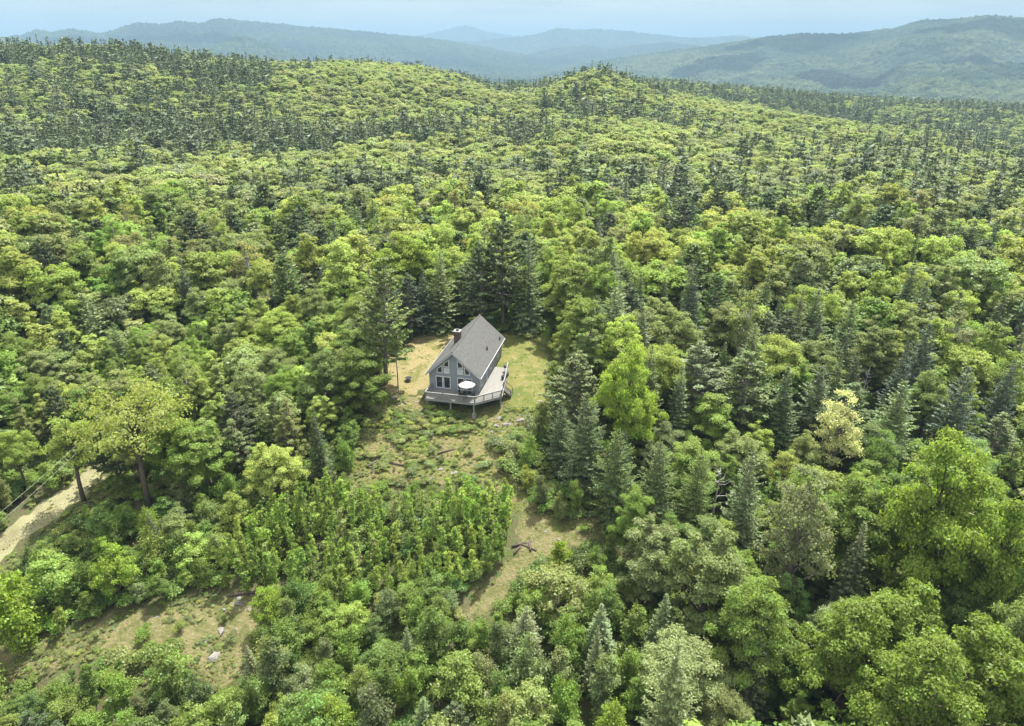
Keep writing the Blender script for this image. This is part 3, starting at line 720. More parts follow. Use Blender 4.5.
def window_front(poly, label=None, pane=M_GLASS, fw=.11, nm='window'):
    """poly: outline in (u, z) on the front gable, counter-clockwise seen from outside"""
    v = .45; cu = sum(p[0] for p in poly) / len(poly); cz = sum(p[1] for p in poly) / len(poly)
    out = [Vector((p[0], 0, p[1])) for p in poly]
    inn = []
    n = len(out)
    for i in range(n):
        d1 = (out[i] - out[i - 1]).normalized(); d2 = (out[(i + 1) % n] - out[i]).normalized()
        n1 = Vector((-d1.z, 0, d1.x)); n2 = Vector((-d2.z, 0, d2.x)); b = (n1 + n2); b = b / max(b.length_squared, .2) * 2
        inn.append(out[i] + b * fw)
    m = MB(); y0, y1 = v - .10, v + .02
    for i in range(n):
        j = (i + 1) % n
        q = [out[i], out[j], inn[j], inn[i]]
        m.prism([Vector((p.x, y0, p.z)) for p in q], (0, y1 - y0, 0))
    fr = m.build(nm, M_WHITE, house)
    if label: fr['label'] = label
    g_ = MB(); g_.prism([Vector((p.x, v - .03, p.z)) for p in inn], (0, .04, 0)); g_.build('pane', pane, fr)
    return fr
for u in (-2.28, -1.06, 1.12, 2.36):
    window_front([(u - .56, .62), (u + .56, .62), (u + .56, 2.62), (u - .56, 2.62)])
for s in (-1, 1):
    def P(*q): return [(s * a, b) for a, b in (q if s > 0 else q[::-1])]
    window_front(P((.62, 3.15), (1.5, 3.15), (1.5, 4.0), (.62, 4.0)), 'square window with a pale reflection painted on its pane', M_REFLECT)
    window_front(P((.62, 4.2), (1.5, 4.2), (1.5, 4.86), (.62, 5.5)), 'dark trapezoid window under the rake')
    window_front(P((1.72, 3.15), (2.6, 3.15), (2.6, 3.85), (1.72, 4.55)), 'outer dark trapezoid window under the rake')
for (v0, wd, z0, z1) in ((2.0, .9, .9, 2.5), (7.6, 1.0, 1.2, 2.5), (12.6, 1.0, 1.2, 2.5)):
    m = MB(); u0 = 3.9
    for (dv, dz, sv, sz) in ((-wd / 2, 0, .1, z1 - z0), (wd / 2, 0, .1, z1 - z0), (0, (z1 - z0) / 2, wd + .1, .1), (0, -(z1 - z0) / 2, wd + .1, .1)):
        m.box((u0 + .04, v0 + dv, (z0 + z1) / 2 + dz), (.12, sv, sz + (.1 if sv < .2 else 0) - (0 if sv < .2 else .003)))
    fr = m.build('window', M_WHITE, house); p_ = MB(); p_.box((u0 + .012, v0, (z0 + z1) / 2), (.03, wd - .1, z1 - z0 - .1)); p_.build('pane', M_GLASS, fr)
dr = MB(); dr.box((3.93, 5.2, FL + 1.05), (.08, .95, 2.1)); door = dr.build('door', M_TRIM, house); door['label'] = 'grey side door opening onto the deck'
hd = MB(); hd.tube([(3.97, 4.85, FL + 1.0), (4.04, 4.85, FL + 1.0), (4.04, 4.98, FL + 1.0)], .025, 6); hd.build('handle', M_BLACK, door)
# deck wraps the front and the right side
DK = [(-3.6, -2.75), (4.1, -2.75), (7.5, .3), (6.9, 5.8), (6.25, 10.3), (3.93, 10.3), (3.93, .42), (-3.6, .42)]
dk = MB(); dk.prism([(u, v, FL - .3) for u, v in DK], (0, 0, .28)); deck = dk.build('deck', M_DECK, house)
rim = MB()
EDG = [(-3.6, .42), (-3.6, -2.75), (4.1, -2.75), (7.5, .3), (6.9, 5.8), (6.25, 10.3)]
def off_edge(a, b, d):
    a, b = Vector((*a, 0)), Vector((*b, 0)); t = (b - a).normalized(); nn = Vector((t.y, -t.x, 0)); return a + nn * d, b + nn * d
for k in range(5):
    a, b = off_edge(EDG[k], EDG[k + 1], .03); rim.bar((a.x, a.y, FL - .2), (b.x, b.y, FL - .2), .05, .34)
rim.build('rim_board', M_RAIL, deck)
for k in range(5):
    if k == 3: segs = [(0, .22), (.5, 1)]
    else: segs = [(0, 1)]
    for (s0, s1) in segs:
        a, b = off_edge(EDG[k], EDG[k + 1], -.06); A = a.lerp(b, s0); B = a.lerp(b, s1); ln = (B - A).length
        m = MB(); up = Vector((0, 0, 1))
        m.bar(A + up * (FL + 1.0), B + up * (FL + 1.0), .16, .06); m.bar(A + up * (FL + .14), B + up * (FL + .14), .05, .07); m.bar(A + up * (FL + .88), B + up * (FL + .88), .05, .07)
        npst = max(1, round(ln / 1.8))
        for q in range(npst + 1):
            p = A.lerp(B, (q * (ln - .12) / npst + .06) / ln); m.box((p.x, p.y, FL + .48), (.12, .12, 1.0))
        nbal = int(ln / .15)
        for q in range(1, nbal):
            p = A.lerp(B, q / nbal); m.box((p.x, p.y, FL + .5), (.045, .045, .72))
        m.build('railing', M_RAIL, deck)
for (u, v) in ((-3.35, -2.5), (.3, -2.5), (3.9, -2.5), (7.3, .35), (6.7, 5.6)):
    x_, y_ = hw(u, v); zb_ = gz(x_, y_) - .3
    m = MB(); m.box((u, v, (FL - .3 + zb_) / 2), (.2, .2, FL - .3 - zb_)); m.build('post', M_RAIL, deck)
bmm = MB(); bmm.box((.25, -2.2, FL - .43), (7.5, .16, .24)); bmm.build('beam', M_RAIL, deck)
x_, y_ = hw(3.9, -2.5); pr_ = MB(); pr_.box((3.9, -2.5, gz(x_, y_) + .2), (.55, .55, 1.2)); pr_.build('pier', M_CONC, deck)
st = MB()
for q in range(5):
    u = 7.3 + q * .24; st.box((u, 3.2, FL - .22 - q * .2), (.27, 1.2, .06))
for v in (2.55, 3.85):
    st.bar((7.15, v, FL - .2), (8.4, v, FL - 1.3), .06, .26)
    st.bar((7.2, v, FL + .85), (8.35, v, FL - .15), .06, .06); st.bar((8.35, v, FL - .2), (8.35, v, FL - 1.5), .08, .08)
stm = st.build('stairs', principled('dark_wood', (.07, .065, .06), .85, .3, 3), deck)  # stair wood coloured darker than the deck

# furniture on the deck
def on_house(name, u, v, z, rz, label, cat, group=None):
    x, y = hw(u, v); return tag(empty(name, (x, y, z), rz - HYAW), label, cat, group)
um = on_house('patio_umbrella', 2.5, -1.15, FL, .2, 'open white patio umbrella over the table on the front deck', 'umbrella')
m = MB(); n = 8
top = [Vector((0, 0, 2.62))]; rim_ = [Vector((1.3 * math.cos(2 * math.pi * k / n), 1.3 * math.sin(2 * math.pi * k / n), 2.12)) for k in range(n)]
mid_ = [Vector((.7 * math.cos(2 * math.pi * k / n), .7 * math.sin(2 * math.pi * k / n), 2.40)) for k in range(n)]
low_ = [p + Vector((0, 0, -.16)) for p in rim_]
m.add(top + mid_ + rim_ + low_, [(0, 1 + k, 1 + (k + 1) % n) for k in range(n)] + [(1 + k, 9 + k, 9 + (k + 1) % n, 1 + (k + 1) % n) for k in range(n)] + [(9 + k, 17 + k, 17 + (k + 1) % n, 9 + (k + 1) % n) for k in range(n)])
cn = m.build('canopy', principled('umbrella_cloth', (.28, .262, .262), .9, .08, 4), um)
mod = cn.modifiers.new('thick', 'SOLIDIFY'); mod.thickness = .012
m = MB(); m.tube([(0, 0, .05), (0, 0, 2.7)], .03, 8); m.build('pole', M_WHITE, um)
for k in range(n):
    m = MB(); m.tube([(0, 0, 2.57), tuple(rim_[k] * .98 + Vector((0, 0, .02)))], .012, 4); m.build('rib', M_WHITE, um)
m = MB(); m.tube([(0, 0, 0), (0, 0, .1)], [.28, .22], 12); m.build('base', M_BLACK, um)
tb = on_house('patio_table', 2.5, -1.15, FL, 0, 'round dark patio table under the white umbrella', 'table')
m = MB(); m.tube([(0, 0, .72), (0, 0, .76)], .62, 20)
m.build('tabletop', M_DARKF, tb)
for k in range(4):
    a = .785 + k * 1.571; m = MB(); m.tube([(.5 * math.cos(a), .5 * math.sin(a), 0), (.42 * math.cos(a), .42 * math.sin(a), .72)], .022, 6); m.build('leg', M_BLACK, tb)
def chair(u, v, rz, label):
    t = on_house('patio_chair', u, v, FL, rz, label, 'chair', 'dark patio chairs round the deck table')
    m = MB(); m.box((0, 0, .45), (.5, .5, .06)); m.build('seat', M_DARKF, t)
    m = MB(); m.box((0, .25, .8), (.5, .05, .62), M=Matrix.Rotation(-.15, 3, 'X')); m.build('backrest', M_DARKF, t)
    for (a, b) in ((-1, -1), (1, -1), (-1, 1), (1, 1)):
        m = MB(); m.tube([(a * .22, b * .22, .43), (a * .26, b * .26, 0)], .02, 6); m.build('leg', M_BLACK, t)
    for a in (-1, 1):
        m = MB(); m.tube([(a * .27, .25, .66), (a * .27, -.2, .66), (a * .26, -.24, .4)], .02, 6); m.build('armrest', M_BLACK, t)
chair(2.5, -2.05, math.pi, 'dark patio chair at the table, nearest the front railing')
chair(1.55, -1.15, math.pi / 2, 'dark patio chair left of the umbrella table')
chair(3.4, -1.15, -math.pi / 2, 'dark patio chair right of the umbrella table')
gr = on_house('kettle_grill', 6.1, 8.9, FL, 0, 'black kettle grill at the far right edge of the side deck', 'grill')
m = MB(); m.tube([(0, 0, .62), (0, 0, .7), (0, 0, .85)], [.16, .28, .33], 16); m.build('bowl', M_BLACK, gr)
m = MB(); m.tube([(0, 0, .86), (0, 0, .98), (0, 0, 1.08), (0, 0, 1.12)], [.335, .3, .18, .04], 16); m.build('lid', M_BLACK, gr)
for k in range(3):
    a = k * 2.094; m = MB(); m.tube([(.2 * math.cos(a), .2 * math.sin(a), .7), (.34 * math.cos(a), .34 * math.sin(a), 0)], .018, 6); m.build('leg', M_FLUE, gr)
bn = on_house('storage_bench', 6.55, 6.6, FL, -.15, 'dark storage bench against the right deck railing', 'bench')
m = MB(); m.box((0, 0, .25), (.6, 1.7, .5)); m.build('box', M_DARKF, bn); m = MB(); m.box((0, 0, .54), (.66, 1.76, .07)); m.build('lid', M_BLACK, bn)
x_, y_ = hit(408.5, 381)
fp = tag(empty('fire_pit', (x_, y_, gz(x_, y_) + .06)), 'small black fire pit standing on the dry lawn left of the cabin', 'fire pit')
m = MB(); m.tube([(0, 0, .2), (0, 0, .28), (0, 0, .5), (0, 0, .52), (0, 0, .46), (0, 0, .3)], [.1, .32, .5, .55, .46, .25], 16); m.build('bowl', M_BLACK, fp)
for k in range(3):
    a = k * 2.094; m = MB(); m.tube([(.3 * math.cos(a), .3 * math.sin(a), .32), (.45 * math.cos(a), .45 * math.sin(a), -.05)], .03, 6); m.build('leg', M_BLACK, fp)

# ------------------------------------------------------------------ single trees that stand out in the photograph
def by_pixels(name, proto, px, base_y, top_y, width_px, tint, label, cat, rz=None, tilt=(0, 0), group=None, x_y=None):
    x, y = x_y or hit(px, base_y)
    z = gz(x, y)
    lo, hi = 1.0, 40.0
    for _ in range(40):
        h = (lo + hi) / 2
        if project(x, y, z + h)[1] > top_y: lo = h
        else: hi = h
    dist = project(x, y, z + h * .6)[2]
    wm = width_px * dist / F
    o = make_tree(name, proto, x, y, h, wm / (2.05 * proto.R * h / proto.H), tint, label, cat, group, rz, tilt)
    OCC.append((x, y, min(wm * .40, 3.2)))
    return o
T = lambda n: tint_of(n, .03)
HERO = [
 ('oak_tree', OAK, 150, 508, 384, 112, (.17, .19, .05), 'wide spreading yellow olive oak with open crown beside the dirt road', 'broadleaf tree'),
 ('roadside_tree', ROADSIDE, 84, 502, 416, 50, 'lime', 'slim lime green tree leaning over the edge of the dirt road', 'broadleaf tree'),
 ('maple_tree', MAPLE, 622, 464, 340, 66, (.178, .235, .04), 'brightest lime green maple, right of the cabin clearing', 'broadleaf tree'),
 ('maple_tree', MAPLE, 898, 640, 428, 128, (.128, .18, .03), 'largest bright green maple, with layered leaves, in the right foreground', 'broadleaf tree'),
 ('maple_tree', MAPLE, 968, 655, 488, 92, (.125, .182, .034), 'bright green maple on the right flank of the largest maple', 'broadleaf tree'),
 ('maple_tree', BL['near'][0], 848, 600, 470, 84, (.09, .15, .035), 'olive green maple on the left flank of the largest maple', 'broadleaf tree'),
 ('blossom_tree', BUDDING, 827, 482, 388, 52, (.33, .34, .17), 'cream coloured tree in pale bloom among dark spruces', 'blossoming tree'),
 ('budding_tree', BUDDING, 783, 612, 462, 78, (.14, .155, .075), 'grey olive budding tree with its stem showing, left of the bright maples', 'broadleaf tree'),
 ('spruce_tree', CF['near'][0], 838, 628, 520, 54, (.095, .112, .052), 'grey green spruce with ragged sides below the olive maple', 'conifer'),
 ('spruce_tree', CF['near'][1], 735, 560, 448, 64, (.078, .10, .042), 'grey green spruce right of the shaded hemlocks', 'conifer'),
 ('spruce_tree', CF['near'][2], 684, 372, 262, 48, (.022, .042, .026), 'tall blackish spruce standing right behind the lime maple', 'conifer'),
 ('pine_tree', CF['near'][3], 503, 330, 206, 56, (.078, .102, .042), 'tallest dark pine directly behind the cabin roof', 'conifer'),
 ('pine_tree', CF['near'][4], 482, 333, 240, 52, (.072, .095, .04), 'dark pine behind the chimney, left of the tallest pine', 'conifer'),
 ('spruce_tree', CF['near'][1], 528, 330, 236, 46, (.08, .105, .044), 'slender dark spruce right of the tallest pine behind the cabin', 'conifer'),
 ('spruce_tree', CF['near'][0], 595, 295, 216, 30, (.024, .046, .03), 'pointed dark spruce rising out of yellow green trees behind the cabin', 'conifer'),
 ('pine_tree', CF['near'][3], 386, 384, 252, 62, (.11, .14, .045), 'grey green white pine with layered limbs at the left edge of the dry lawn', 'conifer', None, (0, -.08)),
 ('pine_tree', CF['near'][4], 62, 320, 242, 40, (.022, .045, .022), 'dark pine with drooping left limbs among the upper left broadleaf trees', 'conifer'),
 ('pine_tree', CF['near'][3], 205, 285, 210, 54, (.028, .052, .024), 'broad dark pine with flat plates of needles, upper left of the cabin', 'conifer'),
 ('spruce_tree', CF['near'][0], 194, 330, 258, 36, (.034, .058, .034), 'dark spruce below the broad dark pine', 'conifer'),
 ('spruce_tree', CF['near'][2], 159, 262, 222, 20, (.03, .052, .03), 'small dark spruce left of the broad dark pine', 'conifer'),
 ('spruce_tree', CF['near'][1], 938, 470, 366, 72, (.045, .068, .042), 'big dark blue green spruce above the largest maple', 'conifer'),
 ('spruce_tree', CF['near'][0], 985, 452, 358, 50, (.035, .055, .034), 'dark spruce right of the big blue green spruce', 'conifer'),
 ('spruce_tree', CF['near'][2], 882, 446, 340, 54, (.032, .054, .032), 'dark narrow spruce left of the big blue green spruce', 'conifer'),
 ('spruce_tree', CF['near'][1], 905, 420, 322, 58, (.04, .06, .04), 'dark spruce behind the big blue green spruce', 'conifer'),
 ('pine_tree', CF['near'][3], 680, 262, 196, 42, (.040, .068, .036), 'dark pine standing in the yellow green trees beyond the tall blackish spruce', 'conifer'),
 ('pine_tree', CF['near'][4], 712, 245, 182, 36, (.045, .075, .035), 'grey green pine right of the dark pine beyond the clearing', 'conifer'),
 ('spruce_tree', CF['near'][0], 742, 250, 194, 26, (.03, .052, .03), 'dark spruce right of two pines beyond the clearing', 'conifer'),
 ('spruce_tree', CF['near'][1], 913, 225, 184, 38, (.038, .06, .042), 'dark rounded spruce on the rise at the upper right', 'conifer'),
 ('spruce_tree', CF['near'][0], 826, 262, 208, 30, (.033, .052, .034), 'dark spruce on the rise left of the rounded spruce', 'conifer'),
 ('hemlock_tree', HEMLOCK, 583, 490, 392, 62, (.052, .074, .03), 'dark shaded hemlock at the right edge of the stony bank', 'conifer'),
 ('hemlock_tree', HEMLOCK, 560, 470, 402, 44, (.054, .078, .032), 'dark hemlock nearest the lawn on the right of the cabin', 'conifer'),
 ('hemlock_tree', HEMLOCK, 612, 520, 428, 64, (.055, .085, .026), 'dark hemlock below the lime maple, above the trail bend', 'conifer'),
 ('hemlock_tree', HEMLOCK, 652, 530, 440, 60, (.052, .08, .026), 'dark hemlock right of the trail bend', 'conifer'),
 ('hemlock_tree', HEMLOCK, 690, 540, 446, 56, (.06, .092, .026), 'deep green hemlock second right of the trail bend', 'conifer'),
 ('pine_tree', CF['near'][4], 412, 340, 272, 40, (.038, .060, .034), 'dark pine at the back left corner of the dry lawn', 'conifer'),
 ('spruce_tree', CF['near'][0], 396, 345, 280, 32, (.034, .056, .032), 'dark spruce behind the white pine at the back of the dry lawn', 'conifer'),
 ('spruce_tree', CF['near'][1], 443, 330, 250, 44, (.10, .125, .045), 'sage green full skirted spruce behind the back left lawn edge', 'conifer'),
 ('spruce_tree', CF['near'][0], 426, 332, 268, 36, (.05, .072, .034), 'dark full skirted spruce between the back lawn edge and the sage spruce', 'conifer'),
 ('maple_tree', BL['near'][0], 412, 318, 228, 66, (.15, .19, .035), 'lime tree behind the dark pines at the back of the dry lawn', 'broadleaf tree'),
 ('maple_tree', BL['near'][4], 362, 412, 346, 56, (.075, .125, .026), 'rounded mid green tree at the left edge of the dry lawn', 'broadleaf tree'),
 ('maple_tree', BL['near'][4], 335, 420, 352, 50, (.085, .135, .04), 'rounded green tree left of the rounded lawn edge tree', 'broadleaf tree'),
 ('maple_tree', BL['near'][2], 580, 382, 290, 50, (.13, .165, .04), 'yellow green tree at the back right corner of the lawn', 'broadleaf tree'),
 ('maple_tree', BL['near'][3], 583, 405, 318, 50, (.10, .145, .045), 'green tree between the lawn and the lime maple', 'broadleaf tree'),
 ('maple_tree', BL['near'][0], 566, 338, 248, 56, (.15, .185, .05), 'pale yellow green tree behind the right lawn', 'broadleaf tree'),
 ('pale_trunk_tree', PALEBARK, 738, 385, 290, 46, (.14, .16, .06), 'thin crowned tree with a forked whitish trunk right of the blackish spruce', 'broadleaf tree'),
 ('round_tree', BL['near'][0], 880, 720, 580, 110, (.100, .150, .026), 'rounded fresh green tree below the largest maple', 'broadleaf tree'),
 ('round_tree', BL['near'][4], 838, 745, 610, 100, (.115, .155, .028), 'yellowish green rounded tree at the lower right, left of the fresh green one', 'broadleaf tree'),
 ('round_tree', BL['near'][0], 950, 770, 625, 112, (.100, .150, .026), 'rounded green tree near the lower right corner', 'broadleaf tree'),
 ('round_tree', BL['near'][1], 1005, 735, 590, 84, (.13, .165, .055), 'pale leafed tree on the right edge of the photo below the maples', 'broadleaf tree'),
 ('round_tree', BL['near'][4], 900, 800, 650, 110, (.100, .150, .026), 'mid green rounded tree at the bottom right', 'broadleaf tree'),
 ('round_tree', BL['near'][2], 700, 640, 515, 82, (.13, .16, .055), 'yellow olive tree in the centre right foreground', 'broadleaf tree'),
 ('round_tree', BL['near'][0], 730, 700, 568, 76, (.105, .175, .04), 'light green tree below the yellow olive foreground tree', 'broadleaf tree'),
 ('round_tree', BL['near'][2], 640, 600, 512, 66, (.13, .155, .06), 'olive tree right of the trail fork', 'broadleaf tree'),
 ('spruce_tree', CF['near'][1], 662, 770, 640, 84, (.092, .112, .042), 'grey olive conifer at the bottom centre right', 'conifer'),
 ('spruce_tree', CF['near'][0], 742, 720, 615, 52, (.065, .08, .04), 'dark olive conifer at the bottom right of centre', 'conifer'),
 ('bright_tree', YT[2], 340, 745, 692, 40, (.145, .20, .03), 'vivid light green young tree at the bottom edge, left of centre', 'broadleaf tree'),
 ('bright_tree', YT[2], 608, 760, 696, 38, (.145, .20, .03), 'vivid light green young tree at the bottom edge, right of centre', 'broadleaf tree'),
 ('bright_tree', YT[3], 272, 628, 586, 30, (.145, .20, .03), 'vivid green young tree at the right end of the lower left trail', 'broadleaf tree'),
 ('bright_tree', YT[0], 560, 585, 548, 28, (.13, .18, .02), 'yellow green young tree beside the fork of the trail', 'broadleaf tree'),
 ('bright_tree', YT[3], 120, 600, 545, 40, (.145, .20, .03), 'bright green young tree above the lower left trail', 'broadleaf tree'),
 ('bright_tree', YT[1], 25, 650, 570, 60, (.145, .20, .03), 'bright leafy young tree at the left edge above the lower trail', 'broadleaf tree'),
]
for hrow in HERO:
    nm, pr, px, by, ty, wd, tn, lb, ct = hrow[:9]
    tn = T(tn) if isinstance(tn, str) else (1.5 * max(tn[0], .74 * tn[1]), 1.45 * tn[1], 1.5 * tn[2])
    by_pixels(nm, pr, px, by, ty, wd, tn, lb, ct, *(hrow[9:] if len(hrow) > 9 else ()))
# thin bare stem on the dry lawn with a tuft of leaves
x_, y_ = hit(398.5, 396); z_ = gz(x_, y_)
bt = tag(empty('slender_tree', (x_, y_, z_ - .05)), 'thin bare stemmed tree with a small leafy top on the dry lawn', 'broadleaf tree')
m = MB(); m.tube([(0, 0, -.3), (.1, 0, 4), (-.05, .1, 8.6)], [.11, .09, .04], 7); m.build('trunk', BARK_GREY, bt)
n = 420; P_ = rng.normal(size=(n, 3)) * [.75, .75, .6] + [-.2, .1, 8.6]
lv, lf, va = leafset(P_, rng.normal(size=(n, 3)) * .6 + [0, 0, .6], .26, .19, rng.random(n))
o = link('crown', np_mesh('slender_crown', lv, lf, [LEAF], attrs={'v': va}), bt); o['tint'] = [.13, .17, .045]
OCC.append((x_, y_, 1.5))
# dead snag
def snag(px, by, h, label, seed):
    x, y = hit(px, by); r_ = random.Random(seed); m = MB()
    m.tube([(0, 0, -.3), (.1, .05, h * .5), (.3, -.1, h)], [.16, .1, .02], 6)
    for k in range(16):
        z = h * r_.uniform(.3, .95); a = r_.uniform(0, 6.28); L = (h - z) * .45 + .5
        p1 = (math.cos(a) * L * .6, math.sin(a) * L * .6, z + L * .15); p2 = (math.cos(a + .3) * L, math.sin(a + .3) * L, z + L * .4)
        m.tube([(.1, 0, z), p1, p2], [.05, .03, .01], 4)
    t = tag(empty('dead_tree', (x, y, gz(x, y))), label, 'dead tree'); m.build('trunk', BARK_PALE, t); OCC.append((x, y, 1))
snag(857, 415, 9, 'bare whitish dead tree between dark spruces on the right', 4)
for k_, (a_, b_, h_, l_) in enumerate([(560, 250, 9, 'thin grey dead tree above the back corner of the cabin lawn'), (868, 330, 10, 'grey dead tree among the conifers up the slope from the cream tree'), (712, 520, 8, 'grey dead tree behind the yellow olive foreground tree'), (232, 300, 9, 'grey dead tree below the broad dark pine')]): snag(a_, b_, h_, l_, 20 + k_)
snag(298, 320, 7, 'bare pale dead tree in the forest left of the cabin', 9)

# ------------------------------------------------------------------ the rest of the woods
def choose(d):
    k = list(d); w_ = np.array([d[i] for i in k], float); return k[rng.choice(len(k), p=w_ / w_.sum())]
def zone(px, py, x, y, r):
    """kind, tint, height, spacing for a stem whose foot projects to (px, py)"""
    cyy = py - 7.5 * F / max(math.hypot(r, 45), 1)          # about where its crown shows
    if px < 520 and py > 585 or px < 265 and py > 500:      # young growth, lower left
        big = rng.random() < (.22 if py > 640 else .12)
        tn = choose({'fresh green': 4, 'mid green': 4, 'olive': 2, 'lime': 1.5, 'sage': 1, 'grey green': 1, 'deep green': 1.5})
        if rng.random() < .08: return 'conifer', choose({'sage': 2, 'deep green': 1, 'dark green': 1}), rng.uniform(4.5, 7), 2.6
        return 'young', tn, rng.uniform(6, 8) if big else rng.uniform(3.6, 5.8), 2.1
    if py > 560 and px < 640 :
        if rng.random() < .14: return 'conifer', 'sage', rng.uniform(6, 9), 3.2
        return 'young', choose({'fresh green': 4, 'mid green': 3, 'olive': 2, 'grey green': 1.5, 'lime': .8}), rng.uniform(5, 7.5), 2.5
    if py > 480 and px > 560:
        if rng.random() < .11: return 'conifer', choose({'sage': 3, 'olive': 1, 'dark green': 1}), rng.uniform(8, 12), 3.8
        return 'broad', choose({'fresh green': 4, 'mid green': 3.5, 'lime': 1.5, 'olive': 1.8, 'grey green': 1.2}), rng.uniform(6.5, 12), 3.5
    if px < 400 and py > 330:
        if rng.random() < .2: return 'conifer', choose({'sage': 2, 'pine green': 2, 'dark green': 1}), rng.uniform(8, 13), 4.0
        return 'broad', choose({'fresh green': 3, 'mid green': 1.6, 'lime': 3, 'olive': 3, 'grey green': 1.2, 'yellow green': 1}), rng.uniform(7, 11.5), 3.6
    n = float(fbm(x / 38, y / 38, 77, 3))
    pc = .2; tn = {'yellow green': 3, 'lime': 4, 'olive': 3, 'grey green': 1, 'bronze': .6, 'fresh green': 1.5}
    if 760 < px and 270 < cyy < 470: pc = .34
    elif 380 < px < 780 and 195 < cyy < 270: pc = .13; tn = {'yellow green': 5, 'lime': 4, 'olive': 1.5, 'bronze': .6}
    elif 170 < cyy < 205 and px > 180: pc = .6
    elif px < 240 and cyy > 180: pc = .08; tn = {'olive': 4, 'lime': 3, 'yellow green': 2, 'bronze': 1, 'fresh green': 2}
    elif 240 < px < 400: pc = .38
    elif 560 < px < 760 and cyy > 260: pc = .16; tn = {'olive': 3, 'lime': 3, 'fresh green': 2, 'grey green': 2}
    if rng.random() < pc + .7 * n: return 'conifer', choose({'dark green': 3, 'pine green': 2.5, 'blue green': 1.2, 'sage': 2.5}), rng.uniform(10, 16), 4.3
    return 'broad', choose(tn), rng.uniform(8, 16), 4.4
def far_zone(px, cyy, x, y, r):
    n = float(fbm(x / 85, y / 85, 91, 4)); pc = .14
    if px < 270 and cyy < 160: pc = .85 - .3 * max(0, (cyy - 110) / 50)
    elif px < 270: pc = .34
    if 165 < cyy < 205 and 250 < px < 830: pc = .62
    if 540 < px < 670 and cyy < 120: pc = max(pc, .42)
    if px > 680 and 135 < cyy < 195: pc = max(pc, .42 + (.2 if px > 850 else 0))
    if r > 740: pc = .8
    elif r > 590: pc = max(pc, .35)
    if rng.random() < pc * .62 + 2.3 * max(n - .04, 0) - .5 * max(-n, 0): return 'conifer', choose({'dark green': 4, 'blue green': 3, 'pine green': 1.5, 'sage': 1.5}), rng.uniform(11, 18.5), 4.2
    return 'broad', choose({'yellow green': 5, 'lime': 5, 'olive': 2.2, 'bronze': .25, 'grey green': 1.2}), rng.uniform(10, 14), 6.5

clear_polys = [P_LAWN_DRY, P_LAWN, P_BANK, P_ROAD, P_LOWER, P_LOWER2, P_HOUSE]
KEEP = [[(384, 402), (398, 344), (432, 331), (478, 316), (506, 333), (546, 338), (549, 400), (530, 404), (505, 402), (470, 410), (428, 402)],
        [(0, 534), (40, 503), (95, 464), (106, 486), (64, 520), (0, 564)],
        [(385, 405), (428, 402), (480, 412), (510, 430), (505, 478), (480, 482), (420, 480), (352, 488), (366, 440)],
        [(520, 503), (560, 522), (608, 518), (596, 538), (550, 552), (526, 572), (486, 614), (466, 618), (470, 604), (508, 562), (518, 540)],
        [(0, 656), (60, 638), (130, 614), (195, 595), (252, 590), (260, 612), (242, 645), (228, 682), (204, 682), (206, 642), (190, 630), (130, 646), (70, 672), (0, 690)]]
KEEP = [np.array(k, float) for k in KEEP]
def blocks(x, y, z, h, wid):
    qx, qy = [], []
    for f, k in [(f, k * (1.0 if f < .8 else .6 if f < 1 else .2)) for f in (1, .85, .7, .55, .4, .25) for k in (-1, -.5, 0, .5, 1)]:
        a, b, d = project(x, y, z + h * f); qx.append(float(a) + k * wid * F / float(d)); qy.append(float(b))
    return any_inside(KEEP, np.array(qx), np.array(qy)).any()
cells = {}
def near_ok(x, y, rad):
    ci, cj = int(x // 6), int(y // 6)
    for i in range(ci - 1, ci + 2):
        for j in range(cj - 1, cj + 2):
            for (a, b, q) in cells.get((i, j), ()):
                if (a - x) ** 2 + (b - y) ** 2 < (.5 * (q + rad)) ** 2: return False
    return True
def occupy(x, y, rad): cells.setdefault((int(x // 6), int(y // 6)), []).append((x, y, rad))
for (x, y, q) in OCC: occupy(x, y, min(2 * q, 6))
cand = []
N1 = 76000
u = rng.random(N1); rr = np.sqrt(14 ** 2 + u * (215 ** 2 - 14 ** 2)); rr[:20000] = rng.uniform(14, 110, 20000); az = rng.uniform(-1.05, 1.05, N1)
order = rng.permutation(N1); rr = rr[order]; az = az[order]
xs, ys = rr * np.sin(az), rr * np.cos(az); zs = ground(xs, ys)
PX, PY, _ = project(xs, ys, zs)
def margin(polys, x, y, d):
    r = any_inside(polys, x, y)
    for a in range(8): r |= any_inside(polys, x + d * math.cos(a * .785), y + d * math.sin(a * .785))
    return r
in_clear = any_inside(clear_polys, xs, ys); near_clear = margin(clear_polys, xs, ys, 1.9)
in_sap = inside(P_SAP, xs, ys)
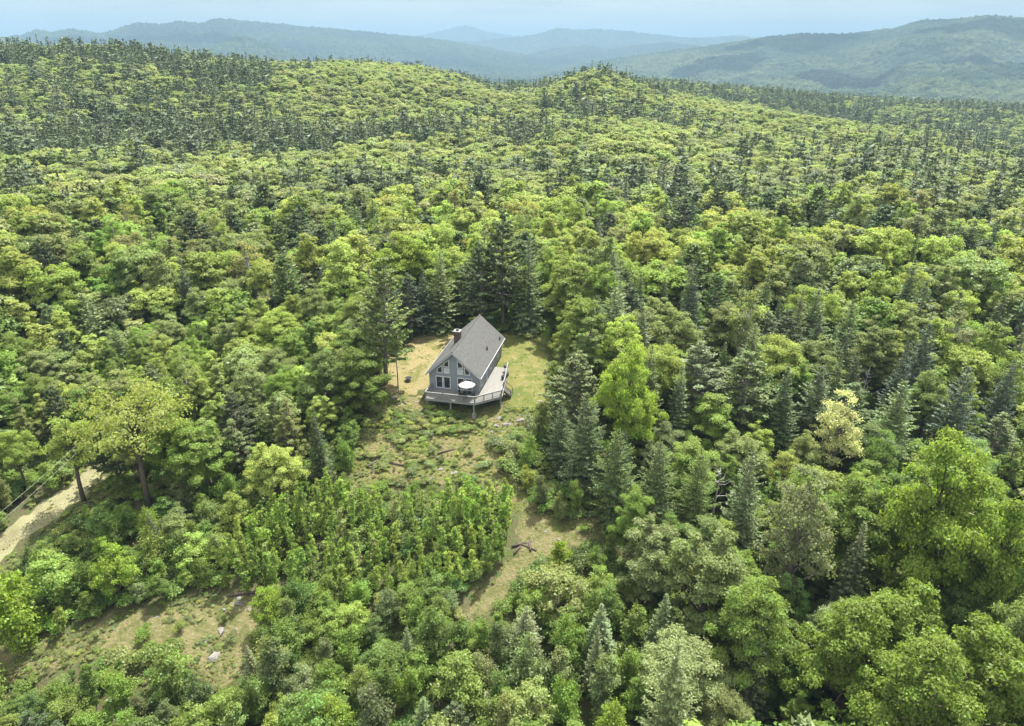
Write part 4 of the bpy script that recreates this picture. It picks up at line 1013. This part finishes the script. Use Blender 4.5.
for i in range(N1):
    x, y, r = xs[i], ys[i], rr[i]
    if in_sap[i]:
        kind, tn, h, spc = 'sapling', choose({'fresh green': 5, 'lime': 3.5, 'mid green': 1, 'olive': 1}), float(np.clip(5.3 + 2.4 * fbm(x / 5, y / 5, 21, 2) + rng.normal() * .8, 2.2, 6.8)), 1.2
        if inside(P_ROAD, x, y): continue
    else:
        if in_clear[i]: continue
        kind, tn, h, spc = zone(PX[i], PY[i], x, y, r)
        if near_clear[i]:
            if kind in ('broad', 'conifer'): kind, h, spc = 'young', rng.uniform(3.0, 5.5), 2.4
            else: h = min(h, rng.uniform(2.5, 4.2))
    if not near_ok(x, y, spc): continue
    if r < 150:
        wid = {'broad': .30, 'conifer': .2, 'young': .33, 'sapling': .2}[kind]
        if blocks(x, y, zs[i], h, h * wid):
            h *= .6
            if kind in ('broad', 'conifer'): kind = 'young'; h = min(h, 6)
            if blocks(x, y, zs[i], h, h * .33): continue
    occupy(x, y, spc); cand.append([kind, tn, x, y, zs[i], h, r])

def place_words(px, py):
    return f'{int(round(px / W_PX * 100))}% across, {int(round(py / H_PX * 100))}% down photo'
def where(px, py, r):
    if r > 150: return 'beyond the cabin'
    if px < 140 and 400 < py < 560: return 'near the dirt road'
    if px < 300 and py > 540: return 'by the lower left trail'
    if 380 < px < 560 and py < 335: return 'behind the cabin'
    if px < 400 and py < 480: return 'left of the cabin lawn'
    if px > 540 and py < 470: return 'right of the cabin lawn'
    if px > 520: return 'in the right foreground'
    return 'below the cabin bank'
used_labels = {}
def unique_label(front, px, py, wh, back='top'):
    for d in (0, 1, -1, 2, -2, 3):
        lb = f'{front} {wh}, {back} {place_words(px + d * 5, py)}'
        if lb not in used_labels: break
    used_labels[lb] = 1
    return lb
pools = {'broad': [], 'conifer': [], 'young': [], 'sapling': []}
for cnd in cand:
    kind, tn, x, y, z, h, r = cnd
    px, py, d = project(x, y, z + h * .8); d = float(d)
    vis = 4 < px < W_PX - 4 and 0 < py < H_PX - 2
    pools[kind].append((h * F / d if vis else -1, cnd, float(px), float(project(x, y, z + h)[1])))
FAR_PTS = {'broad': [], 'conifer': [], 'young': []}
BNAME = [('maple_tree', 'rounded'), ('maple_tree', 'spreading'), ('beech_tree', 'oval'), ('poplar_tree', 'tall'), ('maple_tree', 'rounded')]
GRP = {'broad': 'broadleaf trees of the forest', 'conifer': 'conifers of the forest', 'young': 'young trees of the regrowth', 'sapling': 'saplings in the dense stand below the cabin'}
for kind, pool in pools.items():
    pool.sort(key=lambda q: -q[0])
    for k, (size, cnd, px, py) in enumerate(pool):
        _, tn, x, y, z, h, r = cnd; tint = tint_of(tn)
        if size > 0 and k < 298:
            lod = 'near' if r < 130 else 'mid'
            if kind == 'broad':
                j = rng.choice(5, p=[.27, .18, .25, .12, .18]); pr = BL[lod][j]; nm, adj = BNAME[j]; cat = 'broadleaf tree'; ws = rng.uniform(.75, 1.25); word = 'tree'
                if rng.random() < .07: pr, nm, adj = BUDDING, 'budding_tree', 'sparse'
                elif rng.random() < .05: pr, nm, adj = PALEBARK, 'poplar_tree', 'tall'
            elif kind == 'conifer':
                j = rng.choice(5, p=[.3, .25, .15, .15, .15]); pr = CF[lod][j]; nm = 'spruce_tree' if j < 3 else 'pine_tree'; adj = 'pointed' if j < 3 else 'layered'; cat = 'conifer'; ws = rng.uniform(.9, 1.5); word = 'spruce' if j < 3 else 'pine'
            elif kind == 'young':
                j = rng.choice(4); pr = YT[j]; nm, adj, cat, word = 'young_tree', 'young', 'young tree', 'tree'; ws = rng.uniform(.8, 1.15) * (1.2 if h < 4.5 and j < 2 else 1)
            else:
                j = rng.choice(4, p=[.36, .24, .06, .34]); pr = SP[j]; nm, adj, cat, word = 'sapling', 'slim', 'sapling', 'sapling'; ws = rng.uniform(.9, 1.2)
            lb = unique_label(f'{tn} {adj} {word}', px, max(py, 1), where(px, py, r))
            make_tree(nm, pr, x, y, h, ws, tint * (1.18 if kind == 'sapling' else 1), lb, cat, GRP[kind])
        else:
            fk = kind if kind in ('broad', 'conifer') else 'young'
            FAR_PTS[fk].append((x, y, z - .05, h, rng.uniform(.85, 1.2), *tint))
# distant woods
def grid_far(r0, r1, step0):
    pts = []
    r = r0
    while r < r1:
        step = step0 * (1 + .25 * (r - r0) / (r1 - r0))
        n = int(1.9 * r / step); a = (np.arange(n) + rng.uniform(0, 1)) / n * 1.9 - .95
        q = r + rng.uniform(-.42, .42, n) * step; a = a + rng.uniform(-.42, .42, n) * step / r
        pts.append(np.stack([q * np.sin(a), q * np.cos(a), q], 1)); r += step
    return np.concatenate(pts)
FP = grid_far(213, 1060, 5.3)
fz = ground(FP[:, 0], FP[:, 1]); fpx, fpy, _ = project(FP[:, 0], FP[:, 1], fz + 11)
for i in range(len(FP)):
    x, y, r = FP[i]
    kind, tn, h, spc = far_zone(float(fpx[i]), float(fpy[i]), x, y, r)
    if kind == 'broad' and rng.random() < .12: continue
    t_ = tint_of(tn, .07); t_ = .8 * t_ + .2 * t_.mean()      # distance haze painted into the far tints: paler, greyer green
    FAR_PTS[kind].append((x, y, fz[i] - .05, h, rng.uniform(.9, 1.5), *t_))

# ------------------------------------------------------------------ uncountable growth: one object each, scattered by geometry nodes
def stuff(name, meshes, pts, label, cat, native):
    """pts rows: x, y, z, height, width factor, r, g, b"""
    pts = np.array(pts, float); n = len(pts)
    pc = bpy.data.collections.new(name + '_sources')
    for i, me in enumerate(meshes):
        o = bpy.data.objects.new(f'{name}_source_{i:02d}', me); pc.objects.link(o)
    me = bpy.data.meshes.new(name); me.vertices.add(n); me.vertices.foreach_set('co', pts[:, :3].astype(np.float32).ravel())
    pick = rng.integers(0, len(meshes), n)
    nat = np.array(native)[pick]
    sc = pts[:, 3] / nat; sxy = sc * pts[:, 4]
    at = me.attributes.new('tint', 'FLOAT_VECTOR', 'POINT'); at.data.foreach_set('vector', pts[:, 5:8].astype(np.float32).ravel())
    at = me.attributes.new('scl', 'FLOAT_VECTOR', 'POINT'); at.data.foreach_set('vector', np.stack([sxy, sxy, sc], 1).astype(np.float32).ravel())
    at = me.attributes.new('rot', 'FLOAT_VECTOR', 'POINT'); at.data.foreach_set('vector', np.stack([rng.normal(size=n) * .03, rng.normal(size=n) * .03, rng.uniform(0, 6.28, n)], 1).astype(np.float32).ravel())
    at = me.attributes.new('pick', 'INT', 'POINT'); at.data.foreach_set('value', pick.astype(np.int32))
    o = link(name, me); tag(o, label, cat, kind='stuff')
    ng = bpy.data.node_groups.new(name + '_scatter', 'GeometryNodeTree')
    ng.interface.new_socket('Geometry', in_out='INPUT', socket_type='NodeSocketGeometry'); ng.interface.new_socket('Geometry', in_out='OUTPUT', socket_type='NodeSocketGeometry')
    N = ng.nodes; gi = N.new('NodeGroupInput'); go = N.new('NodeGroupOutput'); iop = N.new('GeometryNodeInstanceOnPoints'); ci = N.new('GeometryNodeCollectionInfo')
    ci.inputs['Collection'].default_value = pc; ci.inputs['Separate Children'].default_value = True; ci.inputs['Reset Children'].default_value = True
    iop.inputs['Pick Instance'].default_value = True
    def attr(nm, ty):
        q = N.new('GeometryNodeInputNamedAttribute'); q.data_type = ty; q.inputs['Name'].default_value = nm; return q.outputs['Attribute']
    e2r = N.new('FunctionNodeEulerToRotation')
    L = ng.links
    L.new(gi.outputs[0], iop.inputs['Points']); L.new(ci.outputs[0], iop.inputs['Instance'])
    L.new(attr('pick', 'INT'), iop.inputs['Instance Index']); L.new(attr('rot', 'FLOAT_VECTOR'), e2r.inputs[0]); L.new(e2r.outputs[0], iop.inputs['Rotation'])
    L.new(attr('scl', 'FLOAT_VECTOR'), iop.inputs['Scale']); L.new(iop.outputs[0], go.inputs[0])
    md = o.modifiers.new('scatter', 'NODES'); md.node_group = ng
    return o
stuff('broadleaf_forest', [p.joined for p in BL['far'] + BL['mid'][:2]], FAR_PTS['broad'], 'yellow green broadleaf forest covering the hillside beyond the cabin', 'forest', [p.H for p in BL['far'] + BL['mid'][:2]])
stuff('conifer_forest', [p.joined for p in CF['far']], FAR_PTS['conifer'], 'dark conifers scattered through the hillside forest beyond the cabin', 'forest', [p.H for p in CF['far']])
stuff('regrowth', [p.joined for p in YT], FAR_PTS['young'], 'dense young green regrowth filling in below the cabin and along the bottom', 'regrowth', [p.H for p in YT])

# low plants: bank, trail edges, forest floor
UG = []
def scatter_low(polys, n, hmin, hmax, tints, spread=0.0, avoid=(), thr=-.12):
    allp = np.concatenate(polys); lo = allp.min(0) - spread; hi = allp.max(0) + spread
    x = rng.uniform(lo[0], hi[0], n); y = rng.uniform(lo[1], hi[1], n)
    k = margin(polys, x, y, spread) if spread else any_inside(polys, x, y)
    if avoid: k &= ~any_inside(list(avoid), x, y)
    dens = fbm(x / 4.5, y / 4.5, 63, 3); k &= dens > thr
    x, y = x[k], y[k]; z = ground(x, y)
    for a, b, c_ in zip(x, y, z): UG.append((a, b, c_, rng.uniform(hmin, hmax), rng.uniform(.9, 1.5), *tint_of(choose(tints), .15)))
LOWT = {'olive': 3, 'fresh green': .6, 'yellow green': 2, 'grey green': 2, 'bronze': 4}
P_NOGROW = np.array([hw(-4.2, -3), hw(7.9, -3), hw(7.9, 11), hw(4.4, 16.5), hw(-4.2, 16.5)])
scatter_low([P_BANK], 4200, .12, .45, LOWT, avoid=(P_TRAIL, P_NOGROW), thr=-.3)
scatter_low([P_BANK], 2600, .4, 1.1, LOWT, avoid=(P_TRAIL, P_NOGROW), thr=.12)
scatter_low([P_TRAIL], 420, .1, .3, LOWT)
scatter_low([P_LOWER, P_LOWER2], 2400, .1, .4, LOWT, .3)
scatter_low([P_ROAD], 2200, .15, .5, LOWT, 3.0, avoid=(P_ROAD,))
P_STRIP = poly_world([(-40, 580), (0, 549), (42, 518), (76, 492), (100, 468), (101, 470), (78, 495), (43, 521), (0, 552), (-40, 583)])
scatter_low([P_STRIP], 900, .08, .16, LOWT, .25, thr=-.3)
scatter_low([P_ROAD], 260, .08, .3, LOWT, thr=.05)
scatter_low([P_LAWN_DRY, P_LAWN], 1300, .3, 1.1, LOWT, 1.6, avoid=(P_LAWN_DRY, P_LAWN, P_NOGROW))
scatter_low([P_LAWN_DRY, P_LAWN], 900, .08, .22, {'bronze': 3, 'olive': 2, 'yellow green': 1}, avoid=(P_NOGROW,))
nf = 12000; ra = np.sqrt(rng.uniform(24 ** 2, 150 ** 2, nf)); aa = rng.uniform(-1, 1, nf); fx, fy = ra * np.sin(aa), ra * np.cos(aa)
kk = ~margin(clear_polys, fx, fy, .9) & ~margin([P_ROAD], fx, fy, 3.2) & ~margin([P_ROAD], fx, fy, 1.8); fx, fy = fx[kk], fy[kk]; fzz = ground(fx, fy)
for a, b, c_ in zip(fx, fy, fzz): UG.append((a, b, c_, rng.uniform(.5, 1.9), rng.uniform(.9, 1.5), *tint_of(choose({'deep green': 2, 'mid green': 3, 'fresh green': 3, 'olive': 1}), .15)))
stuff('undergrowth', [p.joined for p in BU], UG, 'low weeds, ferns and brush covering the bank, trail edges and forest floor', 'undergrowth', [p.H for p in BU])

# shrubs one can pick out on the bank and along the trail
for k, (px, py, h, tn) in enumerate([(497, 448, 1.9, 'grey green'), (512, 455, 2.2, 'olive'), (526, 462, 2.3, 'olive'), (505, 470, 1.9, 'grey green'), (520, 478, 2.2, 'mid green'), (540, 470, 2.6, 'mid green'),
      (522, 440, 1.7, 'olive'), (535, 428, 1.9, 'grey green'), (546, 418, 1.8, 'olive'), (430, 412, 1.4, 'fresh green'), (447, 416, 1.3, 'mid green'), (462, 420, 1.2, 'deep green'),
      (437, 425, 1.3, 'deep green'), (415, 420, 1.2, 'olive'), (405, 430, 1.1, 'olive'), (452, 432, 1.1, 'mid green'), (420, 448, .9, 'yellow green'), (400, 450, 1.0, 'olive'), (440, 446, .9, 'bronze'),
      (410, 460, .9, 'fresh green'), (470, 455, 1.0, 'olive'), (428, 466, .9, 'grey green'), (392, 440, 1.1, 'olive'), (455, 466, 1.0, 'olive'), (485, 468, 1.2, 'grey green'), (546, 345, 1.6, 'olive'),
      (528, 340, 1.4, 'olive'), (558, 372, 1.9, 'grey green'), (556, 390, 2.0, 'olive'), (575, 520, 1.7, 'mid green'), (550, 512, 1.8, 'fresh green'), (535, 500, 1.9, 'mid green'), (583, 532, 1.2, 'lime'),
      (145, 640, 1.6, 'fresh green'), (165, 655, 1.9, 'mid green'), (180, 632, 1.4, 'lime'), (175, 668, 2.0, 'fresh green'), (120, 665, 1.8, 'olive'), (60, 690, 1.7, 'olive'), (232, 640, .9, 'olive'),
      (222, 620, .8, 'olive'), (95, 640, 1.1, 'bronze'), (40, 655, .9, 'olive'), (385, 465, 1.1, 'olive')]):
    x, y = hit(px, py); pr = BU[k % 3]
    lb = f'{tn} {"low" if h < 1.3 else "bushy"} shrub {"on the cabin bank" if 380 < px < 560 and py > 400 else "beside the lawn" if py < 400 else "beside the trail"}, foot {place_words(px, py)}'
    make_tree('shrub', pr, x, y, h, rng.uniform(1.0, 1.4), tint_of(tn), lb, 'shrub', 'shrubs on the bank and by the trails')

# boulders
M_ROCK = ground_material('granite', (0.205, 0.192, 0.174), [((0.124, 0.115, 0.102), 1.6, .45, .62), ((0.285, 0.273, 0.254), 4.0, .55, .68)], .6, 6)
ROCKS = []
for s in range(5):
    bm = bmesh.new(); bmesh.ops.create_icosphere(bm, subdivisions=3, radius=1)
    rs = np.random.default_rng(s)
    pl = [(Vector(rs.normal(size=3)).normalized(), rs.uniform(.5, .85)) for _ in range(11)]
    for v in bm.verts:
        for nn, dd in pl:
            e = v.co.dot(nn) - dd
            if e > 0: v.co -= nn * e * .92
        v.co = Vector((v.co.x * 1.15, v.co.y * .95, v.co.z * .75))
    me = bpy.data.meshes.new('boulder'); bm.to_mesh(me); bm.free(); me.materials.append(M_ROCK); ROCKS.append(me)
rk = [(508, 424, .8), (515, 430, .6), (503, 432, .5), (520, 421, .7), (497, 426, .6), (522, 437, .5), (511, 441, .6), (500, 418, .55), (528, 428, .45), (491, 432, .4), (517, 412, .4), (540, 402, .5), (545, 396, .45), (543, 411, .4),
      (393, 398, .5), (400, 406, .6), (407, 414, .7), (413, 409, .5), (390, 412, .5), (398, 422, .45), (418, 402, .45), (421, 412, .4), (384, 420, .45), (404, 436, .4), (386, 432, .4),
      (453, 473, .6), (441, 470, .4), (447, 489, .5), (430, 478, .35), (376, 470, .5), (383, 478, .4), (369, 462, .35), (465, 482, .4), (437, 458, .35),
      (214, 657, .85), (228, 608, .6), (221, 632, .6), (207, 640, .45), (240, 603, .5), (236, 716, .8), (214, 690, .5), (146, 705, .8), (110, 700, .5), (313, 494, .6),
      (528, 355, .2), (521, 352, .2), (536, 376, .2), (526, 384, .25), (519, 395, .25), (543, 372, .2), (420, 356, .2), (430, 386, .22), (558, 540, .4), (546, 532, .35), (563, 516, .5), (570, 540, .3)]
_r = random.Random(5)
for k in range(46):
    a_ = [(498, 405, 545, 445), (380, 395, 425, 440), (375, 440, 500, 482), (150, 595, 255, 670)][k % 4]; rk.append((_r.uniform(a_[0], a_[2]), _r.uniform(a_[1], a_[3]), _r.uniform(.15, .4)))
for k, (px, py, s) in enumerate(rk):
    x, y = hit(px, py); o = link('boulder', ROCKS[k % 5], None, (x, y, gz(x, y) - s * .08))
    o.scale = (s, s * rng.uniform(.8, 1.1), s * rng.uniform(.7, 1)); o.rotation_euler = (rng.normal() * .2, rng.normal() * .2, rng.uniform(0, 6.28))
    wh = 'on the lawn' if (py < 400) else 'on the lower left trail' if px < 320 else 'by the trail bend' if px > 540 else 'on the cabin bank'
    tag(o, f'{"large" if s > .75 else "small" if s < .45 else "mid sized"} pale grey boulder {wh}, {place_words(px, py)}', 'boulder', 'boulders of the bank and trails')

# felled logs and stumps on the bank
LOG = []
for s in range(3):
    m = MB(); r_ = random.Random(s); m.tube([(-1.3, 0, .1), (-.3, .06, .13), (1.2, -.04, .1)], [.13, .15, .10], 8)
    for k in range(3): a = r_.uniform(-1, 1); m.tube([(a, 0, .12), (a + .2, r_.uniform(-.5, .5), .45)], [.04, .015], 5)
    LOG.append(m.mesh('log', BARK, True))
for k, (px, py, rz) in enumerate([(380, 458, .3), (384, 461, -.4), (376, 463, .9), (396, 465, -.2), (404, 403, 2.2), (409, 410, 2.0), (413, 417, 2.4), (398, 398, 1.0), (447, 452, .5), (523, 545, .3), (527, 548, -.5), (519, 549, 1.0), (530, 544, 1.6), (421, 440, .2), (130, 655, .6), (243, 595, .2)]):
    x, y = hit(px, py); o = link('log', LOG[k % 3], None, (x, y, gz(x, y) + .05)); o.rotation_euler = (0, 0, rz); o.scale = (rng.uniform(.7, 1.2),) * 3
    tag(o, f'dark felled log lying {"by the trail fork" if px > 500 else "on the lower left trail" if px < 300 else "on the cabin bank"}, {place_words(px, py)}', 'log', 'felled logs on the cleared ground')

# power line along the dirt road
M_WIRE = principled('wire', (.33, .33, .30), .5)
x0, y0 = hit(120, 472); zp = gz(x0, y0)
up_ = tag(empty('utility_pole', (x0, y0, zp)), 'wooden utility pole among trees beside the dirt road', 'utility pole')
m = MB(); m.tube([(0, 0, -.5), (0, 0, 8.6)], [.15, .11], 8); m.build('pole', BARK_GREY, up_)
m = MB(); m.box((0, 0, 8.2), (1.6, .1, .12), rz=.9); m.build('crossarm', BARK_GREY, up_)
for s in (-1, 1):
    m = MB(); A = Vector((x0 + s * .45, y0 + s * .55, zp + 8.3)); v = ray(-60, 566 + s * 6); d = 62.0
    B = Vector((v[0] * d, v[1] * d, CAM_H + v[2] * d)); L_ = 16
    m.tube([tuple(A.lerp(B, k / L_) - Vector((0, 0, .5 * 4 * (k / L_) * (1 - k / L_)))) for k in range(L_ + 1)], .009, 5)
    tag(m.build('power_line', M_WIRE), f'pale overhead wire along the dirt road, {"nearer" if s > 0 else "farther"} of the pair', 'wire')
